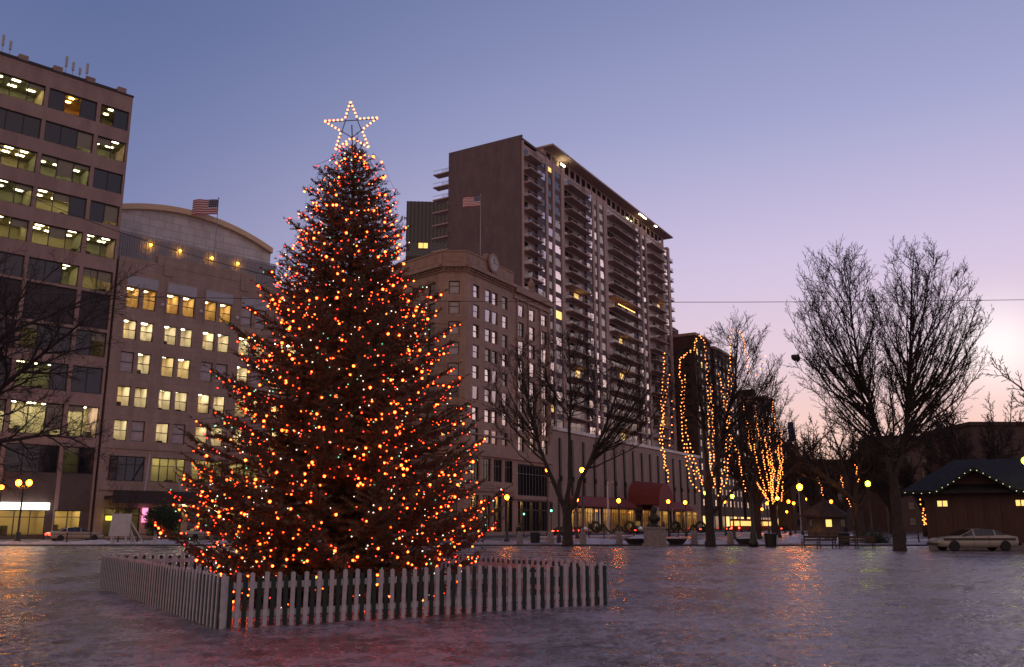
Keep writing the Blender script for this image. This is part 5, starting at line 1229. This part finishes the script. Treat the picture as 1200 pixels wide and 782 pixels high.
# white board on trestle legs, and the dark round shrub with its post
bx = ground_x(141, 74); t = thing('notice_board', 'large blank white board on splayed trestle legs at the left', 'board', (bx, 74.0, 0), R(5))
mb = MB(); mb.add([(-.85, -.05, .75), (.8, -.05, .75), (.8, .12, 2.55), (-.75, .12, 2.55), (-.85, .02, .75), (.8, .02, .75), (.8, .19, 2.55), (-.75, .19, 2.55)], [(0, 1, 2, 3), (5, 4, 7, 6), (0, 3, 7, 4), (1, 5, 6, 2), (3, 2, 6, 7), (1, 0, 4, 5)]); mb.build('board', M['panelwhite'], t)
for a, b in (((-.6, -.08, 0), (-.6, .1, 2.0)), ((.55, -.08, 0), (.55, .1, 2.1)), ((-.7, .9, 0), (-.6, .2, 2.2)), ((.9, .5, 0), (.6, .2, 2.3))): MB().bar(a, b, .1).build('leg', M['panelwhite'], t)
for a, b in (((.75, .25, 1.9), (2.0, .25, .0)), ((.8, .3, 1.2), (1.3, .3, .0))): MB().bar(a, b, .2, .06).build('brace', M['panelwhite'], t)
sx = ground_x(190, 73.5); t = thing('evergreen_shrub', 'small round evergreen on a grey stem at the left end of the spruce', 'shrub', (sx, 73.5, 0)); MB().tube([(-.5, 0, -.02), (-.48, 0, 2.0)], [.17, .15], 10).build('stem', M['panelwhite'], t)
mb = MB(); gg = random.Random(9)
for i in range(5200):
    c = Vector((gg.gauss(0, .75), gg.gauss(0, .5), gg.gauss(0, .5))); 
    if c.length > 1.5: continue
    d = Vector((gg.gauss(0, 1), gg.gauss(0, 1), gg.gauss(0, 1))).normalized() * .2; e_ = d.orthogonal().normalized() * .04; c.z += 2.1
    mb.add([c - e_, c + e_, c + d], [(0, 1, 2)])
mb.build('crown', M['hedge'], t)
t = thing('evergreen_shrub', 'dark evergreen bush under the greenish lamp right of the benches', 'shrub', (ground_x(1025, 80), 80, 0)); mb = MB()
for i in range(3000):
    c = Vector((gg.gauss(0, .6), gg.gauss(0, .5), abs(gg.gauss(0, .55)))); d = Vector((gg.gauss(0, 1), gg.gauss(0, 1), gg.gauss(0, 1))).normalized() * .16; e_ = d.orthogonal().normalized() * .035
    mb.add([c - e_, c + e_, c + d], [(0, 1, 2)])
mb.build('crown', M['hedge'], t); MB().tube([(0, 0, -.02), (0, 0, .6)], .06, 6).build('stem', M['bark'], t)
# person standing behind the first bollard
def person(loc, rot, lab, coat):
    t = thing('person', lab, 'person', loc, rot)
    J = [(0, 0, .95, .17, .13), (0, 0, 1.2, .19, .13), (0, 0, 1.42, .2, .12), (0, 0, 1.52, .06, .06), (0, -.02, 1.62, .09, .1), (0, -.02, 1.74, .085, .095),
         (.09, 0, .9, .1, .1), (.1, -.01, .5, .07, .07), (.1, .02, .08, .05, .05), (.1, -.12, .04, .05, .04), (-.09, 0, .9, .1, .1), (-.1, .05, .5, .07, .07), (-.1, .1, .08, .05, .05), (-.1, -.03, .04, .05, .04),
         (.21, 0, 1.42, .07, .07), (.27, .02, 1.15, .055, .055), (.25, -.08, .9, .045, .045), (.25, -.11, .8, .04, .03), (-.21, 0, 1.42, .07, .07), (-.27, .02, 1.15, .055, .055), (-.25, -.08, .9, .045, .045), (-.25, -.11, .8, .04, .03)]
    E_ = [(0, 1), (1, 2), (2, 3), (3, 4), (4, 5), (0, 6), (6, 7), (7, 8), (8, 9), (0, 10), (10, 11), (11, 12), (12, 13), (2, 14), (14, 15), (15, 16), (16, 17), (2, 18), (18, 19), (19, 20), (20, 21)]
    me = bpy.data.meshes.new('body'); me.from_pydata([j[:3] for j in J], E_, []); me.materials.append(M['skin'] if False else coat); o = link('body', me, t)
    sk = o.modifiers.new('skin', 'SKIN'); o.modifiers.new('sub', 'SUBSURF').render_levels = 1
    for v, j in zip(me.skin_vertices[0].data, J): v.radius = (j[3], j[4]); v.use_root = False
    me.skin_vertices[0].data[0].use_root = True
    cm = MB(); cm.lathe([(.28, .62), (.27, .9), (.24, 1.2), (.245, 1.4), (.15, 1.5)], 14); cm.v = [(x, y * .8, z) for x, y, z in cm.v]; cm.build('coat', M['coat'], t, smooth=True)
    hm = MB(); hm.ball((0, .01, 1.73), .125, 10, 8); hm.v = [v for v in hm.v]; hm.build('hair', M['frame'], t, smooth=True)
def cloth_mat():
    m, nt, b = new_mat('skin above dark clothes'); tc = nt.nodes.new('ShaderNodeTexCoord'); s_ = nt.nodes.new('ShaderNodeSeparateXYZ'); nt.links.new(tc.outputs['Object'], s_.inputs[0]); mr = nt.nodes.new('ShaderNodeMath'); mr.operation = 'GREATER_THAN'; mr.inputs[1].default_value = 1.5; nt.links.new(s_.outputs[2], mr.inputs[0])
    mx = nt.nodes.new('ShaderNodeMix'); mx.data_type = 'RGBA'; mx.inputs['A'].default_value = (.02, .018, .022, 1); mx.inputs['B'].default_value = (.42, .25, .19, 1); nt.links.new(mr.outputs[0], mx.inputs['Factor']); nt.links.new(mx.outputs['Result'], b.inputs['Base Color']); return m
person((ground_x(608, 90), 90, 0), R(160), 'person in a long dark coat walking behind the farthest left bollard', cloth_mat())

# ------------------------------------------------------------------ overhead cables, and the dark bag caught in the twigs
def cable(lab, pts, r): t = thing('overhead_cable', lab, 'cable', pts[0]); MB().tube([p - pts[0] for p in pts], r, 5).build('wire', M['wire'], t)
def sag(a, b, s_, n=16): return [a.lerp(b, i / n) - Vector((0, 0, s_ * 4 * (i / n) * (1 - i / n))) for i in range(n + 1)]
cable('long thin cable stretched level across the whole view behind the spruce', sag(at(-60, 342, 56), at(1290, 350, 56), .45), .02)
cable('cable coming down from the left edge to the side of the spruce', sag(at(-20, 205, 26), Vector((TX - .3, TY, 7.0)), .35), .01)
bg_ = thing('caught_bag', 'dark torn bag caught in the left twigs of the twin-stemmed tree', 'bag', at(933, 419, 57.9)); mb = MB(); mb.ball((0, 0, 0), .26, 10, 8); mb.v = [(x * (1.2 + .5 * noise.noise((x * 5, y * 5, z * 5))), y * .7, z * (1 + .8 * noise.noise((x * 6, 3, z * 6)))) for x, y, z in mb.v]; mb.build('bag', M['wire'], bg_, smooth=True)
MB().tube([(.1, 0, .1), (.3, 0, .35), (.5, 0, .3)], [.05, .03, .02], 5).build('handle', M['wire'], bg_)
